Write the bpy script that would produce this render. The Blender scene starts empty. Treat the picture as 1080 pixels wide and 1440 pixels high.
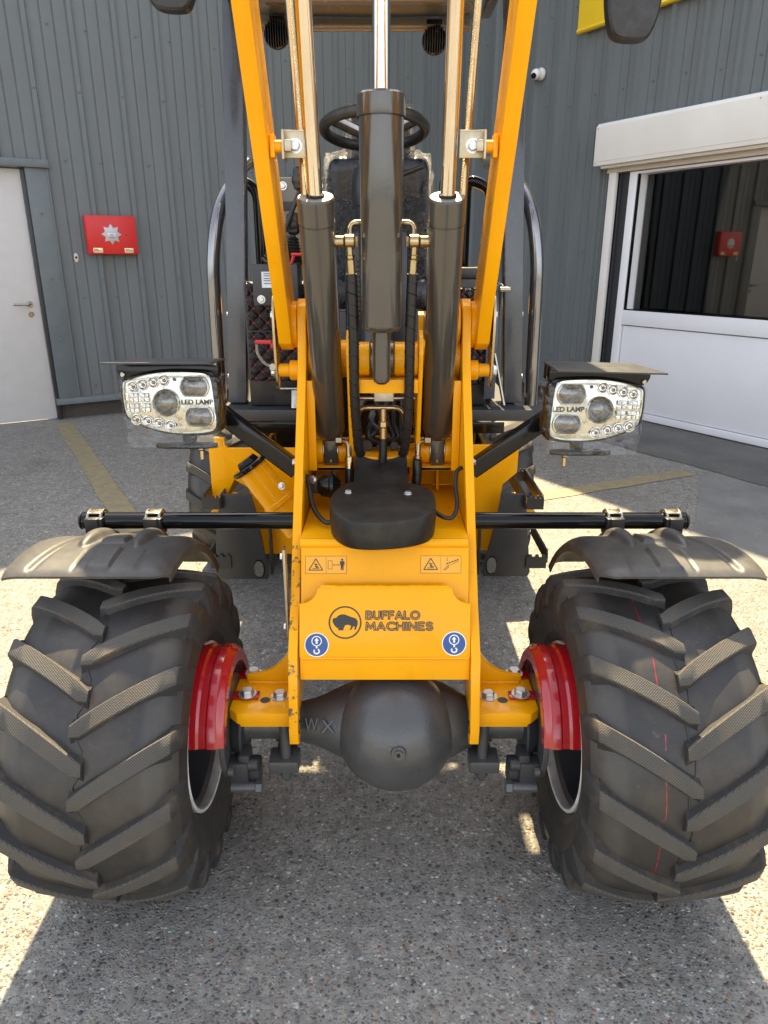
import bpy, bmesh, math, random
from mathutils import Vector as V, Matrix as M, noise as NZ
random.seed(7)
PI = math.pi
R = math.radians
sc = bpy.context.scene
C = sc.collection

# ------------------------------------------------------------------ camera
cd = bpy.data.cameras.new('camera')
cam = bpy.data.objects.new('camera', cd); C.objects.link(cam)
cam.location = (0, 0, 1.5)
cam.rotation_euler = (R(90 - 19.6), 0, 0)
cd.sensor_fit = 'VERTICAL'; cd.sensor_height = 36.0; cd.lens = 36.0 * 1000 / 1440
cd.clip_start = 0.02; cd.clip_end = 600
sc.camera = cam
# ------------------------------------------------------------------ light
SUN_EL = 57.0
wd = bpy.data.worlds.new('World'); sc.world = wd; wd.use_nodes = True
nt = wd.node_tree
sky = nt.nodes.new('ShaderNodeTexSky'); sky.sky_type = 'NISHITA'; sky.sun_disc = False
sky.sun_elevation = R(SUN_EL); sky.sun_rotation = R(-1.1)
sky.air_density = 1.0; sky.dust_density = 1.5; sky.ozone_density = 1.0
hs = nt.nodes.new('ShaderNodeHueSaturation'); hs.inputs['Saturation'].default_value = .38   # thin summer haze
nt.links.new(sky.outputs[0], hs.inputs['Color']); nt.links.new(hs.outputs[0], nt.nodes['Background'].inputs[0])
nt.nodes['Background'].inputs[1].default_value = 0.15
sl = bpy.data.lights.new('sun', 'SUN'); sl.energy = 5.0; sl.angle = R(0.53); sl.color = (1.0, 0.82, 0.50)
so = bpy.data.objects.new('sun', sl); C.objects.link(so)
so.location = (0, 20, 30); so.rotation_euler = (R(-(90 - SUN_EL)), 0, R(1.1))
sc.view_settings.view_transform = 'Standard'; sc.view_settings.look = 'None'
sc.view_settings.gamma = 1.0; sc.view_settings.use_curve_mapping = False
sc.view_settings.exposure = 1.80

# ------------------------------------------------------------------ materials
class G:
    def __init__(s, name):
        s.m = bpy.data.materials.new(name); s.m.use_nodes = True
        s.t = s.m.node_tree; s.b = s.t.nodes['Principled BSDF']
        s.tc = s.t.nodes.new('ShaderNodeTexCoord')
    def n(s, typ, **kw):
        x = s.t.nodes.new('ShaderNode' + typ)
        for k, v in kw.items(): setattr(x, k, v)
        return x
    def put(s, sock, v):
        if hasattr(v, 'is_linked') or hasattr(v, 'links'): s.t.links.new(v, sock)
        else: sock.default_value = v
    def co(s, scale=None):
        if scale is None: return s.tc.outputs['Object']
        mp = s.n('Mapping'); s.t.links.new(s.tc.outputs['Object'], mp.inputs[0]); mp.inputs['Scale'].default_value = scale
        return mp.outputs[0]
    def noise(s, scale, detail=3, rough=.55, vec=None):
        x = s.n('TexNoise'); s.t.links.new(vec or s.co(), x.inputs['Vector'])
        x.inputs['Scale'].default_value = scale; x.inputs['Detail'].default_value = detail; x.inputs['Roughness'].default_value = rough
        return x.outputs[0]
    def vor(s, scale, feature='F1', vec=None, rnd=1):
        x = s.n('TexVoronoi', feature=feature); s.t.links.new(vec or s.co(), x.inputs['Vector'])
        x.inputs['Scale'].default_value = scale; x.inputs['Randomness'].default_value = rnd
        return x
    def math(s, op, a, b=0, c=None, clamp=False):
        x = s.n('Math', operation=op, use_clamp=clamp); s.put(x.inputs[0], a); s.put(x.inputs[1], b)
        if c is not None: s.put(x.inputs[2], c)
        return x.outputs[0]
    def rng(s, v, a, b, c=0., d=1.):
        x = s.n('MapRange'); s.put(x.inputs[0], v)
        for i, q in enumerate((a, b, c, d)): x.inputs[1 + i].default_value = q
        return x.outputs[0]
    def ramp(s, v, stops, interp='LINEAR'):
        x = s.n('ValToRGB'); s.put(x.inputs[0], v); cr = x.color_ramp; cr.interpolation = interp
        while len(cr.elements) < len(stops): cr.elements.new(.5)
        for e, (p, c) in zip(cr.elements, stops):
            e.position = p; e.color = (c[0], c[1], c[2], 1) if not isinstance(c, (int, float)) else (c, c, c, 1)
        return x.outputs[0]
    def mix(s, f, a, b, bt='MIX'):
        x = s.n('Mix', data_type='RGBA', blend_type=bt); s.put(x.inputs[0], f)
        for i, v in ((6, a), (7, b)):
            s.put(x.inputs[i], v if not isinstance(v, tuple) else (v[0], v[1], v[2], 1))
        return x.outputs[2]
    def bump(s, h, strength=.3, dist=.002, normal=None):
        x = s.n('Bump'); s.put(x.inputs['Height'], h); x.inputs['Strength'].default_value = strength; x.inputs['Distance'].default_value = dist
        if normal: s.t.links.new(normal, x.inputs['Normal'])
        return x.outputs[0]
    def set(s, **kw):
        for k, v in kw.items():
            k = k.replace('_', ' ')
            s.put(s.b.inputs[k], (v[0], v[1], v[2], 1) if isinstance(v, tuple) else v)
        return s.m

def mat(name, col, rough=.5, metal=0., coat=0., coat_rough=.04, var=.12, vscale=9., bump=None, spec=.5, dust=0., dustcol=(.32, .26, .18)):
    g = G(name)
    n1 = g.noise(vscale, 4)
    c = g.mix(1.0, col, g.ramp(n1, [(.25, 1 - var), (.75, 1 + var)]), 'MULTIPLY')
    if dust:
        n2 = g.noise(vscale * 1.7, 6, .7)
        c = g.mix(g.rng(n2, .45, .78, 0, dust), c, dustcol)
    rr = g.rng(g.noise(vscale * 3, 3), .3, .7, max(.02, rough - .06), min(1, rough + .06))
    kw = dict(Base_Color=c, Roughness=rr, Metallic=metal, Coat_Weight=coat, Coat_Roughness=coat_rough, Specular_IOR_Level=spec)
    if bump:
        nb = g.bump(g.noise(bump[0], 2), bump[1], bump[2]); kw['Normal'] = nb
        if coat: kw['Coat_Normal'] = nb
    return g.set(**kw)

def mat_ground():
    g = G('exposed_aggregate_concrete')
    big = g.noise(.55, 5, .6); mid = g.noise(5, 4)
    base = g.mix(g.rng(g.noise(60, 4, .7), .3, .7), (.145, .139, .127), (.275, .263, .232))
    wob = g.n('Mix', data_type='VECTOR')
    nz = g.n('TexNoise'); g.t.links.new(g.co(), nz.inputs[0]); nz.inputs['Scale'].default_value = 55; nz.inputs['Detail'].default_value = 1
    va = g.n('VectorMath', operation='SCALE'); g.t.links.new(nz.outputs[1], va.inputs[0]); va.inputs['Scale'].default_value = .010
    vb = g.n('VectorMath', operation='ADD'); g.t.links.new(va.outputs[0], vb.inputs[0]); g.t.links.new(g.co(), vb.inputs[1])
    P = vb.outputs[0]
    heights = []
    col = base
    stones = [(.0, (.085, .07, .055)), (.10, (.30, .275, .24)), (.22, (.15, .145, .14)), (.34, (.26, .165, .09)), (.42, (.20, .19, .17)), (.54, (.38, .36, .31)), (.66, (.05, .05, .055)), (.74, (.20, .10, .055)), (.80, (.52, .50, .45)), (.88, (.11, .12, .13))]
    for sc_, lo, hi, keep, w in ((150, .36, .48, .15, .75), (84, .42, .52, .22, 1.0), (46, .36, .44, .50, 1.0)):
        v = g.vor(sc_, vec=P)
        sep = g.n('SeparateColor'); g.t.links.new(v.outputs['Color'], sep.inputs[0])
        rad = g.math('MULTIPLY', g.rng(sep.outputs[2], 0, 1, .55, 1.0), 1.0)
        d = g.math('DIVIDE', v.outputs['Distance'], rad)
        pres = g.math('GREATER_THAN', sep.outputs[1], keep)
        mk = g.math('MULTIPLY', g.rng(d, lo, hi, 1, 0), pres)
        scol = g.ramp(sep.outputs[0], stones, 'CONSTANT')
        scol = g.mix(g.rng(g.noise(300, 2), .3, .7, 0, .25), scol, (.2, .19, .17))
        col = g.mix(g.math('MULTIPLY', mk, w), col, scol)
        heights.append(g.math('MULTIPLY', g.math('MULTIPLY', g.rng(d, lo * .3, hi, 1, 0), pres), w))
    h = g.math('ADD', g.math('ADD', heights[0], heights[1]), heights[2])
    h = g.math('ADD', h, g.math('MULTIPLY', g.noise(140, 4), .8))
    mott = g.ramp(g.noise(26, 4, .75), [(.30, .62), (.5, 1.0), (.72, 1.42)])
    col = g.mix(1, col, mott, 'MULTIPLY')
    col = g.mix(1, col, g.ramp(g.noise(9, 4, .7), [(.3, .85), (.7, 1.15)]), 'MULTIPLY')
    tone = g.ramp(big, [(.28, .74), (.5, 1.0), (.75, 1.18)])
    col = g.mix(1, col, tone, 'MULTIPLY')
    col = g.mix(g.rng(g.noise(2.7, 5, .7), .60, .74, 0, .5), col, (.20, .135, .085))
    stain = g.rng(g.noise(1.6, 6, .65), .58, .72, 0, .45)
    col = g.mix(stain, col, (.085, .082, .078))
    col = g.mix(g.rng(mid, .35, .7, 0, .25), col, (.27, .25, .22))
    return g.set(Base_Color=col, Roughness=g.rng(mid, .3, .7, .62, .85), Normal=g.bump(h, .8, .005))

def mat_slab(name, c0, c1, bs=.35):
    g = G(name)
    col = g.mix(g.rng(g.noise(2.2, 6, .65), .3, .7), c0, c1)
    sp = g.vor(120)
    sep = g.n('SeparateColor'); g.t.links.new(sp.outputs['Color'], sep.inputs[0])
    col = g.mix(g.math('MULTIPLY', g.rng(sp.outputs['Distance'], .2, .4, 1, 0), g.rng(sep.outputs[0], .55, .9, 0, .55)), col, (.30, .29, .26))
    h = g.math('ADD', g.noise(90, 5, .7), sp.outputs['Distance'])
    return g.set(Base_Color=col, Roughness=.85, Normal=g.bump(h, bs, .004))

def mat_line():
    g = G('worn_yellow_line_paint')
    wear = g.rng(g.noise(14, 6, .7), .36, .60)
    wear2 = g.rng(g.noise(90, 3, .7), .30, .58)
    col = g.mix(g.math('MULTIPLY', wear, wear2), (.31, .245, .11), (.17, .16, .135))
    return g.set(Base_Color=col, Roughness=.8, Normal=g.bump(g.noise(120, 4), .4, .003))

def mat_clad(name, col):
    g = G(name)
    st = g.noise(6, 5, .6, vec=g.co((1, 1, .06)))
    c = g.mix(1, col, g.ramp(st, [(.25, .86), (.75, 1.12)]), 'MULTIPLY')
    c = g.mix(g.rng(g.noise(3.5, 6, .7, vec=g.co((1, 1, .25))), .55, .8, 0, .35), c, (.14, .13, .11))
    sep = g.n('SeparateXYZ'); g.t.links.new(g.co(), sep.inputs[0])
    splash = g.math('MULTIPLY', g.rng(sep.outputs[2], .15, .75, .55, 0), g.rng(g.noise(9, 5, .7), .4, .65))
    c = g.mix(splash, c, (.16, .14, .11))
    c = g.mix(g.rng(g.noise(70, 3, .7, vec=g.co((1, 1, .12))), .66, .74, 0, .35), c, (.24, .25, .25))
    return g.set(Base_Color=c, Roughness=g.rng(g.noise(12, 4), .3, .7, .42, .58), Metallic=0., Specular_IOR_Level=.45,
                 Normal=g.bump(g.noise(2.2, 2, vec=g.co((1, 1, .35))), .12, .01))

def mat_yellow():
    g = G('yellow_machine_paint')
    c = g.mix(g.rng(g.noise(5, 4), .3, .7), (.82, .345, .0015), (.90, .395, .002))
    # scuffs and chips with a shape of their own
    chip = g.math('MULTIPLY', g.rng(g.noise(58, 5, .7), .66, .70), .85)
    sep = g.n('SeparateXYZ'); g.t.links.new(g.co(), sep.inputs[0])
    zone = g.math('MULTIPLY', g.math('LESS_THAN', g.math('ABSOLUTE', g.math('ADD', sep.outputs[0], .2135)), .0125), g.math('MULTIPLY', g.math('GREATER_THAN', sep.outputs[2], .45), g.math('LESS_THAN', sep.outputs[2], .84)))
    zone = g.math('MULTIPLY', zone, g.math('LESS_THAN', sep.outputs[1], 1.62))
    chip2 = g.math('MULTIPLY', g.rng(g.noise(42, 5, .75), .56, .60), zone)
    c = g.mix(chip2, c, (.10, .085, .05))
    dirt = g.rng(g.noise(13, 6, .7), .60, .85, 0, .22)
    c = g.mix(dirt, c, (.30, .14, .02))
    smear = g.rng(g.noise(7, 5, .65, vec=g.co((1, 1, .35))), .52, .75, 0, .16)
    c = g.mix(smear, c, (.62, .30, .03))
    nb = g.bump(g.math('ADD', g.noise(130, 2), g.math('MULTIPLY', g.noise(14, 2), 2.2)), .10, .003)
    return g.set(Base_Color=c, Roughness=g.rng(g.noise(20, 5, .7), .3, .7, .24, .46), Specular_IOR_Level=.22, Specular_Tint=(1.0, .72, .35), Coat_Weight=.30, Coat_Roughness=.05, Normal=nb, Coat_Normal=nb)

def mat_cylpaint():
    g = G('dark_grey_gloss_paint')
    c = g.mix(g.rng(g.noise(9, 4), .3, .7), (.040, .035, .029), (.054, .047, .038))
    nb = g.bump(g.noise(90, 2), .05, .002)
    return g.set(Base_Color=c, Roughness=.28, Coat_Weight=.9, Coat_Roughness=.035, Normal=nb, Coat_Normal=nb)

def mat_lug():
    g = G('tread_lug_rubber')
    sep = g.n('SeparateXYZ'); g.t.links.new(g.co(), sep.inputs[0])
    a = g.math('ABSOLUTE', g.math('SINE', g.math('MULTIPLY', g.math('ADD', sep.outputs[0], sep.outputs[2]), 560)))
    b = g.math('ABSOLUTE', g.math('SINE', g.math('MULTIPLY', g.math('SUBTRACT', sep.outputs[0], sep.outputs[2]), 560)))
    k = g.math('MINIMUM', a, b)
    rr = g.n('VectorMath', operation='LENGTH')
    cb = g.n('CombineXYZ'); g.t.links.new(sep.outputs[1], cb.inputs[1]); g.t.links.new(sep.outputs[2], cb.inputs[2])
    g.t.links.new(cb.outputs[0], rr.inputs[0])
    q2 = g.math('POWER', g.math('DIVIDE', sep.outputs[0], .178), 2)
    top = g.math('MULTIPLY', g.rng(g.math('ADD', rr.outputs['Value'], g.math('MULTIPLY', q2, .020)), .3905, .3925), g.math('LESS_THAN', g.math('ABSOLUTE', sep.outputs[0]), .184))           # the knurled outer face
    c = g.mix(g.rng(k, .05, .5), (.032, .029, .025), (.098, .091, .081))
    c = g.mix(top, (.030, .028, .027), c)
    info = g.n('ObjectInfo')
    off = g.n('VectorMath', operation='ADD'); g.t.links.new(g.co(), off.inputs[0]); 
    cx = g.n('CombineXYZ'); g.t.links.new(g.math('MULTIPLY', info.outputs['Random'], 50), cx.inputs[0]); g.t.links.new(cx.outputs[0], off.inputs[1])
    mud = g.rng(g.noise(16, 6, .7, vec=off.outputs[0]), .50, .74, 0, .6)
    c = g.mix(mud, c, (.12, .085, .055))
    return g.set(Base_Color=c, Roughness=.78, Specular_IOR_Level=.35, Normal=g.bump(g.math('MULTIPLY', k, top), .5, .002))

def mat_tyre():
    g = G('black_tyre_rubber')
    c = g.mix(g.rng(g.noise(7, 6, .7), .46, .74, 0, .55), (.024, .022, .021), (.085, .064, .044))
    c = g.mix(g.rng(g.noise(34, 6, .75), .62, .74, 0, .7), c, (.13, .09, .05))
    sep = g.n('SeparateXYZ'); g.t.links.new(g.co(), sep.inputs[0])
    at = g.math('MULTIPLY', g.math('ARCTAN2', sep.outputs[2], sep.outputs[1]), .37)
    k = g.math('MINIMUM', g.math('ABSOLUTE', g.math('SINE', g.math('MULTIPLY', g.math('ADD', sep.outputs[0], at), 620))), g.math('ABSOLUTE', g.math('SINE', g.math('MULTIPLY', g.math('SUBTRACT', sep.outputs[0], at), 620))))
    ax_ = g.math('ABSOLUTE', sep.outputs[0])
    band = g.math('MULTIPLY', g.rng(ax_, .118, .132), g.rng(ax_, .160, .175, 1, 0))
    c = g.mix(g.math('MULTIPLY', band, g.rng(k, .1, .5, .1, .6)), c, (.075, .068, .060))
    h = g.math('ADD', g.math('MULTIPLY', g.noise(60, 4), .5), g.math('MULTIPLY', k, g.math('MULTIPLY', band, .35)))
    return g.set(Base_Color=c, Roughness=g.rng(g.noise(9, 4), .3, .7, .36, .58), Specular_IOR_Level=.5, Normal=g.bump(h, .25, .003))

def mat_film():
    g = G('clear_plastic_film')
    out = g.t.nodes['Material Output']
    tr = g.n('BsdfTransparent'); tr.inputs[0].default_value = (.93, .94, .95, 1)
    gl = g.n('BsdfGlossy'); gl.inputs['Roughness'].default_value = .07; gl.inputs[0].default_value = (1, 1, 1, 1)
    v = g.vor(16, 'DISTANCE_TO_EDGE')
    h = g.math('ADD', g.math('MULTIPLY', g.noise(26, 4, .6), 1.0), g.math('MULTIPLY', g.rng(v.outputs['Distance'], 0, .12), .35))
    nb = g.bump(h, .5, .014); g.t.links.new(nb, gl.inputs['Normal'])
    fr = g.n('LayerWeight'); fr.inputs[0].default_value = .42; g.t.links.new(nb, fr.inputs['Normal'])
    mx = g.n('MixShader'); g.t.links.new(g.rng(fr.outputs['Fresnel'], 0, 1, .01, .50), mx.inputs[0])
    g.t.links.new(tr.outputs[0], mx.inputs[1]); g.t.links.new(gl.outputs[0], mx.inputs[2]); g.t.links.new(mx.outputs[0], out.inputs[0])
    return g.m

def mat_film_milky():
    g = G('creased_delivery_film')
    out = g.t.nodes['Material Output']
    tr = g.n('BsdfTransparent'); tr.inputs[0].default_value = (.9, .91, .93, 1)
    gl = g.n('BsdfGlossy'); gl.inputs['Roughness'].default_value = .12
    tl = g.n('BsdfTranslucent'); tl.inputs[0].default_value = (.85, .86, .88, 1)
    nb = g.bump(g.noise(34, 5, .7), 1.0, .03); g.t.links.new(nb, gl.inputs['Normal']); g.t.links.new(nb, tl.inputs['Normal'])
    fr = g.n('LayerWeight'); fr.inputs[0].default_value = .35; g.t.links.new(nb, fr.inputs['Normal'])
    m1 = g.n('MixShader'); g.t.links.new(g.rng(g.noise(20, 4, .7), .42, .66, .05, .75), m1.inputs[0]); g.t.links.new(tr.outputs[0], m1.inputs[1]); g.t.links.new(tl.outputs[0], m1.inputs[2])
    mx = g.n('MixShader'); g.t.links.new(g.rng(fr.outputs['Fresnel'], 0, 1, .05, .7), mx.inputs[0])
    g.t.links.new(m1.outputs[0], mx.inputs[1]); g.t.links.new(gl.outputs[0], mx.inputs[2]); g.t.links.new(mx.outputs[0], out.inputs[0])
    return g.m

def mat_glass():
    g = G('window_glass')
    out = g.t.nodes['Material Output']
    tr = g.n('BsdfTransparent'); tr.inputs[0].default_value = (.72, .68, .60, 1)
    gl = g.n('BsdfGlossy'); gl.inputs['Roughness'].default_value = .012
    fr = g.n('Fresnel'); fr.inputs[0].default_value = 1.62
    mx = g.n('MixShader'); g.t.links.new(g.math('MULTIPLY', fr.outputs[0], 1.4, clamp=True), mx.inputs[0])
    g.t.links.new(tr.outputs[0], mx.inputs[1]); g.t.links.new(gl.outputs[0], mx.inputs[2]); g.t.links.new(mx.outputs[0], out.inputs[0])
    return g.m

def mat_quilt():
    g = G('black_quilted_vinyl_red_stitch')
    sep = g.n('SeparateXYZ'); g.t.links.new(g.co(), sep.inputs[0])
    hx = g.math('ADD', sep.outputs[0], sep.outputs[1])
    k = 2 * PI / .052
    a = g.math('ABSOLUTE', g.math('SINE', g.math('MULTIPLY', g.math('ADD', hx, sep.outputs[2]), k / 2)))
    b = g.math('ABSOLUTE', g.math('SINE', g.math('MULTIPLY', g.math('SUBTRACT', hx, sep.outputs[2]), k / 2)))
    ln = g.math('MINIMUM', a, b); cr = g.math('MAXIMUM', a, b)
    dash = g.math('GREATER_THAN', g.math('SINE', g.math('MULTIPLY', sep.outputs[2], 900)), -.2)
    red = g.math('MULTIPLY', g.math('LESS_THAN', ln, .055), dash)
    red = g.math('MAXIMUM', g.math('MULTIPLY', red, .45), g.math('LESS_THAN', cr, .20))
    c = g.mix(red, (.009, .009, .010), (.36, .010, .016))
    return g.set(Base_Color=c, Roughness=.5, Normal=g.bump(g.rng(ln, 0, .7), .9, .012))

M_ = dict(
    ground=mat_ground(), slab=mat_slab('grey_concrete_slab', (.13, .13, .125), (.23, .225, .21)),
    tarmac=mat_slab('dark_patched_tarmac', (.075, .074, .07), (.135, .13, .12), .5), line=mat_line(),
    clad=mat_clad('grey_painted_cladding', (.136, .154, .159)), trim=mat('grey_trim_paint', (.125, .145, .152), .45),
    plinth=mat('brown_concrete_plinth', (.075, .062, .05), .9, bump=(30, .4, .01)),
    door=mat('pale_grey_door_paint', (.57, .55, .525), .4, var=.04), white=mat('white_panel_paint', (.84, .85, .88), .35, var=.03, vscale=3),
    shut=mat('off_white_shutter_paint', (.76, .74, .69), .45, var=.06, vscale=2), alu=mat('cream_aluminium', (.62, .57, .48), .4, var=.05),
    yel=mat_yellow(), cyl=mat_cylpaint(), chrome=mat('polished_chrome', (.56, .55, .55), .045, 1., var=.03),
    zinc=mat('zinc_plated_steel', (.42, .39, .33), .3, 1., var=.15, vscale=40, bump=(80, .1, .002)),
    yzinc=mat('yellow_zinc_steel', (.44, .34, .19), .28, 1., var=.15, vscale=40),
    axle=mat('axle_grey_paint', (.064, .063, .062), .33, bump=(160, .35, .0025), var=.2, coat=.25, coat_rough=.2),
    black=mat('black_gloss_paint', (.006, .006, .006), .10, var=.1, spec=.30), bplas=mat('black_plastic', (.012, .012, .013), .42, bump=(220, .12, .001), dust=.12),
    cover=mat('black_rubber_cover', (.012, .011, .010), .5, bump=(40, .12, .004), dust=.10, spec=.4),
    fender=mat('black_fender_plastic', (.050, .047, .044), .48, bump=(300, .15, .001), dust=.55, dustcol=(.13, .115, .095), spec=.45),
    satin=mat('satin_dark_grey_steel', (.030, .031, .034), .42, bump=(120, .1, .002)), rops=mat('charcoal_frame_paint', (.046, .050, .060), .3, coat=.5, coat_rough=.1),
    roofm=mat('roof_grey_paint', (.16, .14, .11), .22, coat=.5), rail=mat('dark_chrome_tube', (.22, .22, .23), .1, .85),
    red=mat('red_gloss_paint', (.36, .004, .010), .24, coat=.8, coat_rough=.05, bump=(60, .05, .003)), redbox=mat('red_box_paint', (.60, .012, .012), .35, var=.05),
    hose=mat('black_hose_rubber', (.010, .010, .011), .4, bump=(200, .2, .001)), lug=mat_lug(), tyre=mat_tyre(),
    rimm=mat('rim_dark_paint', (.06, .062, .07), .35, coat=.3), rimedge=mat('rim_edge_paint', (.62, .59, .54), .4, var=.25, vscale=25),
    film=mat_film(), film2=mat_film_milky(), glass=mat_glass(), quilt=mat_quilt(), navy=mat('dark_navy_vinyl', (.008, .010, .017), .28, bump=(30, .25, .01)),
    dash=mat('dark_dash_plastic', (.016, .018, .024), .35), taupe=mat('taupe_panel_paint', (.20, .185, .155), .4), bluegrey=mat('blue_grey_panel', (.060, .078, .105), .35),
    lampc=mat('lamp_reflector_chrome', (.60, .58, .50), .08, 1., bump=(16, .2, .010)), lens=mat('clear_lens', (.17, .155, .135), .05, .8, coat=.8, bump=(40, .2, .006), var=.15, vscale=40),
    led=mat('small_led_reflector', (.75, .72, .66), .08, 1., bump=(120, .6, .006), var=.3, vscale=60), amber=mat('amber_led', (.55, .25, .04), .2),
    ink=mat('black_ink', (.022, .020, .020), .45), inky=mat('sticker_yellow', (.80, .36, .008), .35), blue=mat('sticker_blue', (.018, .065, .24), .35), stw=mat('sticker_white', (.78, .78, .76), .4),
    steelstar=mat('brushed_star', (.46, .46, .49), .4, .5), brass=mat('brass', (.62, .46, .2), .2, 1.), brasst=mat('brass_tag', (.70, .62, .40), .35, .6),
    signy=mat('yellow_sign', (.80, .55, .02), .4, var=.03), camw=mat('white_plastic', (.75, .74, .72), .35, var=.03), cream=mat('cream_lining', (.55, .48, .34), .7),
    pane_back=mat('brown_pane_backing', (.105, .088, .068), .9, var=.06), room=mat('dim_room', (.58, .49, .37), .9), mat_f=mat('floor_mat', (.045, .043, .04), .6, bump=(60, .3, .004)), paper=mat('paper_label', (.62, .66, .74), .5),
    gland=mat('satin_grey_gland', (.22, .21, .19), .4), clampz=mat('passivated_clamp_plate', (.46, .39, .27), .36, .9, var=.15, vscale=40), bolt=mat('galvanised_bolt', (.62, .62, .62), .38, 1., var=.2, vscale=60), rod=mat('brushed_rod_chrome', (.72, .65, .54), .09, 1.), redplas=mat('red_plastic', (.5, .01, .02), .35),
)

# ------------------------------------------------------------------ mesh helpers
WM = {}
def link(o, parent=None, world=None):
    C.objects.link(o)
    w = world.copy() if world is not None else M.Identity(4)
    WM[o.name] = w
    if parent is not None:
        o.parent = parent; o.matrix_parent_inverse = WM[parent.name].inverted()
    o.matrix_basis = w
    return o
def finish(bm, m, name, sharp=32):
    bmesh.ops.recalc_face_normals(bm, faces=bm.faces)
    ca = math.cos(R(sharp))
    for f in bm.faces: f.smooth = True
    for e in bm.edges:
        if len(e.link_faces) == 2 and e.link_faces[0].normal.dot(e.link_faces[1].normal) < ca: e.smooth = False
    me = bpy.data.meshes.new(name); bm.to_mesh(me); bm.free()
    if m is not None: me.materials.append(m if not isinstance(m, str) else M_[m])
    return me
def obj(name, bm, m, parent=None, label=None, kind=None, world=None, sharp=32, xf=None):
    if isinstance(bm, (list, tuple)): bm = J(*bm)
    if xf is not None: bmesh.ops.transform(bm, matrix=xf, verts=bm.verts)
    me = finish(bm, m, name, sharp)
    o = bpy.data.objects.new(name, me); link(o, parent, world)
    if label: o['label'] = label
    if kind: o['kind'] = kind
    return o
def inst(name, me, parent, world, label=None):
    o = bpy.data.objects.new(name, me); link(o, parent, world)
    if label: o['label'] = label
    return o
def thing(name, label, cat, loc, group=None):
    o = bpy.data.objects.new(name, None); o.empty_display_size = .1
    link(o, None, M.Translation(V(loc))); o['label'] = label; o['category'] = cat
    if group: o['group'] = group
    return o
def tag(o, label, cat, group=None):
    o['label'] = label; o['category'] = cat
    if group: o['group'] = group
    return o
def J(*bms):
    out = bmesh.new()
    for b in bms:
        me = bpy.data.meshes.new('tmp'); b.to_mesh(me); b.free(); out.from_mesh(me); bpy.data.meshes.remove(me)
    return out
def bev(bm, w, seg=2, ang=30):
    if w <= 0: return bm
    bmesh.ops.recalc_face_normals(bm, faces=bm.faces)
    ca = math.cos(R(ang))
    es = [e for e in bm.edges if len(e.link_faces) == 2 and e.link_faces[0].normal.dot(e.link_faces[1].normal) < ca]
    bmesh.ops.bevel(bm, geom=es, offset=w, offset_type='OFFSET', segments=seg, profile=.6, affect='EDGES', clamp_overlap=True)
    return bm
def box(c, s, b=.003, rot=None, seg=2):
    bm = bmesh.new(); bmesh.ops.create_cube(bm, size=1)
    bmesh.ops.scale(bm, vec=V(s), verts=bm.verts); bev(bm, b, seg)
    mt = M.Translation(V(c)) @ (rot if rot is not None else M.Identity(4))
    bmesh.ops.transform(bm, matrix=mt, verts=bm.verts)
    return bm
def bbox(x0, x1, y0, y1, z0, z1, b=.003):
    return box(((x0 + x1) / 2, (y0 + y1) / 2, (z0 + z1) / 2), (x1 - x0, y1 - y0, z1 - z0), b)
def frame(d, up=V((0, 0, 1))):
    d = V(d).normalized()
    if abs(d.dot(up)) > .99: up = V((0, 1, 0))
    x = up.cross(d).normalized(); y = d.cross(x)
    return M((x, y, d)).transposed()
def lathe(prof, p, d, seg=32, a0=0., a1=2 * PI, cap=False):
    """prof: (radius, distance along d)"""
    bm = bmesh.new(); F = frame(d); p = V(p); full = abs(a1 - a0 - 2 * PI) < 1e-6
    n = seg if full else seg + 1
    rings = []
    for r, t in prof:
        ring = []
        for i in range(n):
            a = a0 + (a1 - a0) * i / seg
            ring.append(bm.verts.new(p + F @ V((r * math.cos(a), r * math.sin(a), t))))
        rings.append(ring)
    for A, B in zip(rings, rings[1:]):
        for i in range(seg):
            j = (i + 1) % n
            bm.faces.new((A[i], A[j], B[j], B[i]))
    if cap:
        if full:
            for q in (rings[0], rings[-1]): bm.faces.new(q)
        else:
            for i in (0, -1): bm.faces.new([q[i] for q in rings])
    bmesh.ops.remove_doubles(bm, verts=bm.verts, dist=1e-6)
    return bm
def cyl(p0, p1, r, r1=None, seg=28, b=.002):
    p0, p1 = V(p0), V(p1); L = (p1 - p0).length; r1 = r if r1 is None else r1
    b = min(b, L * .3, r * .5)
    pr = [(0, 0), (r - b, 0), (r, b), (r1, L - b), (r1 - b, L), (0, L)]
    bm = lathe(pr, p0, p1 - p0, seg)
    return bm
def catmull(pts, n=8):
    pts = [V(p) for p in pts]; P = [pts[0] * 2 - pts[1]] + pts + [pts[-1] * 2 - pts[-2]]
    out = []
    for i in range(1, len(P) - 2):
        a, b, c, d = P[i - 1:i + 3]
        for k in range(n):
            t = k / n
            out.append(.5 * ((2 * b) + (c - a) * t + (2 * a - 5 * b + 4 * c - d) * t * t + (3 * b - a - 3 * c + d) * t ** 3))
    out.append(pts[-1]); return out
def rounded(pts, r, n=6):
    pts = [V(p) for p in pts]; out = [pts[0]]
    for a, b, c in zip(pts, pts[1:], pts[2:]):
        d0 = (a - b); d1 = (c - b); k = min(r, d0.length * .48, d1.length * .48)
        s = b + d0.normalized() * k; e = b + d1.normalized() * k
        for i in range(n + 1):
            t = i / n; out.append((1 - t) ** 2 * s + 2 * t * (1 - t) * b + t * t * e)
    out.append(pts[-1]); return out
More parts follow.
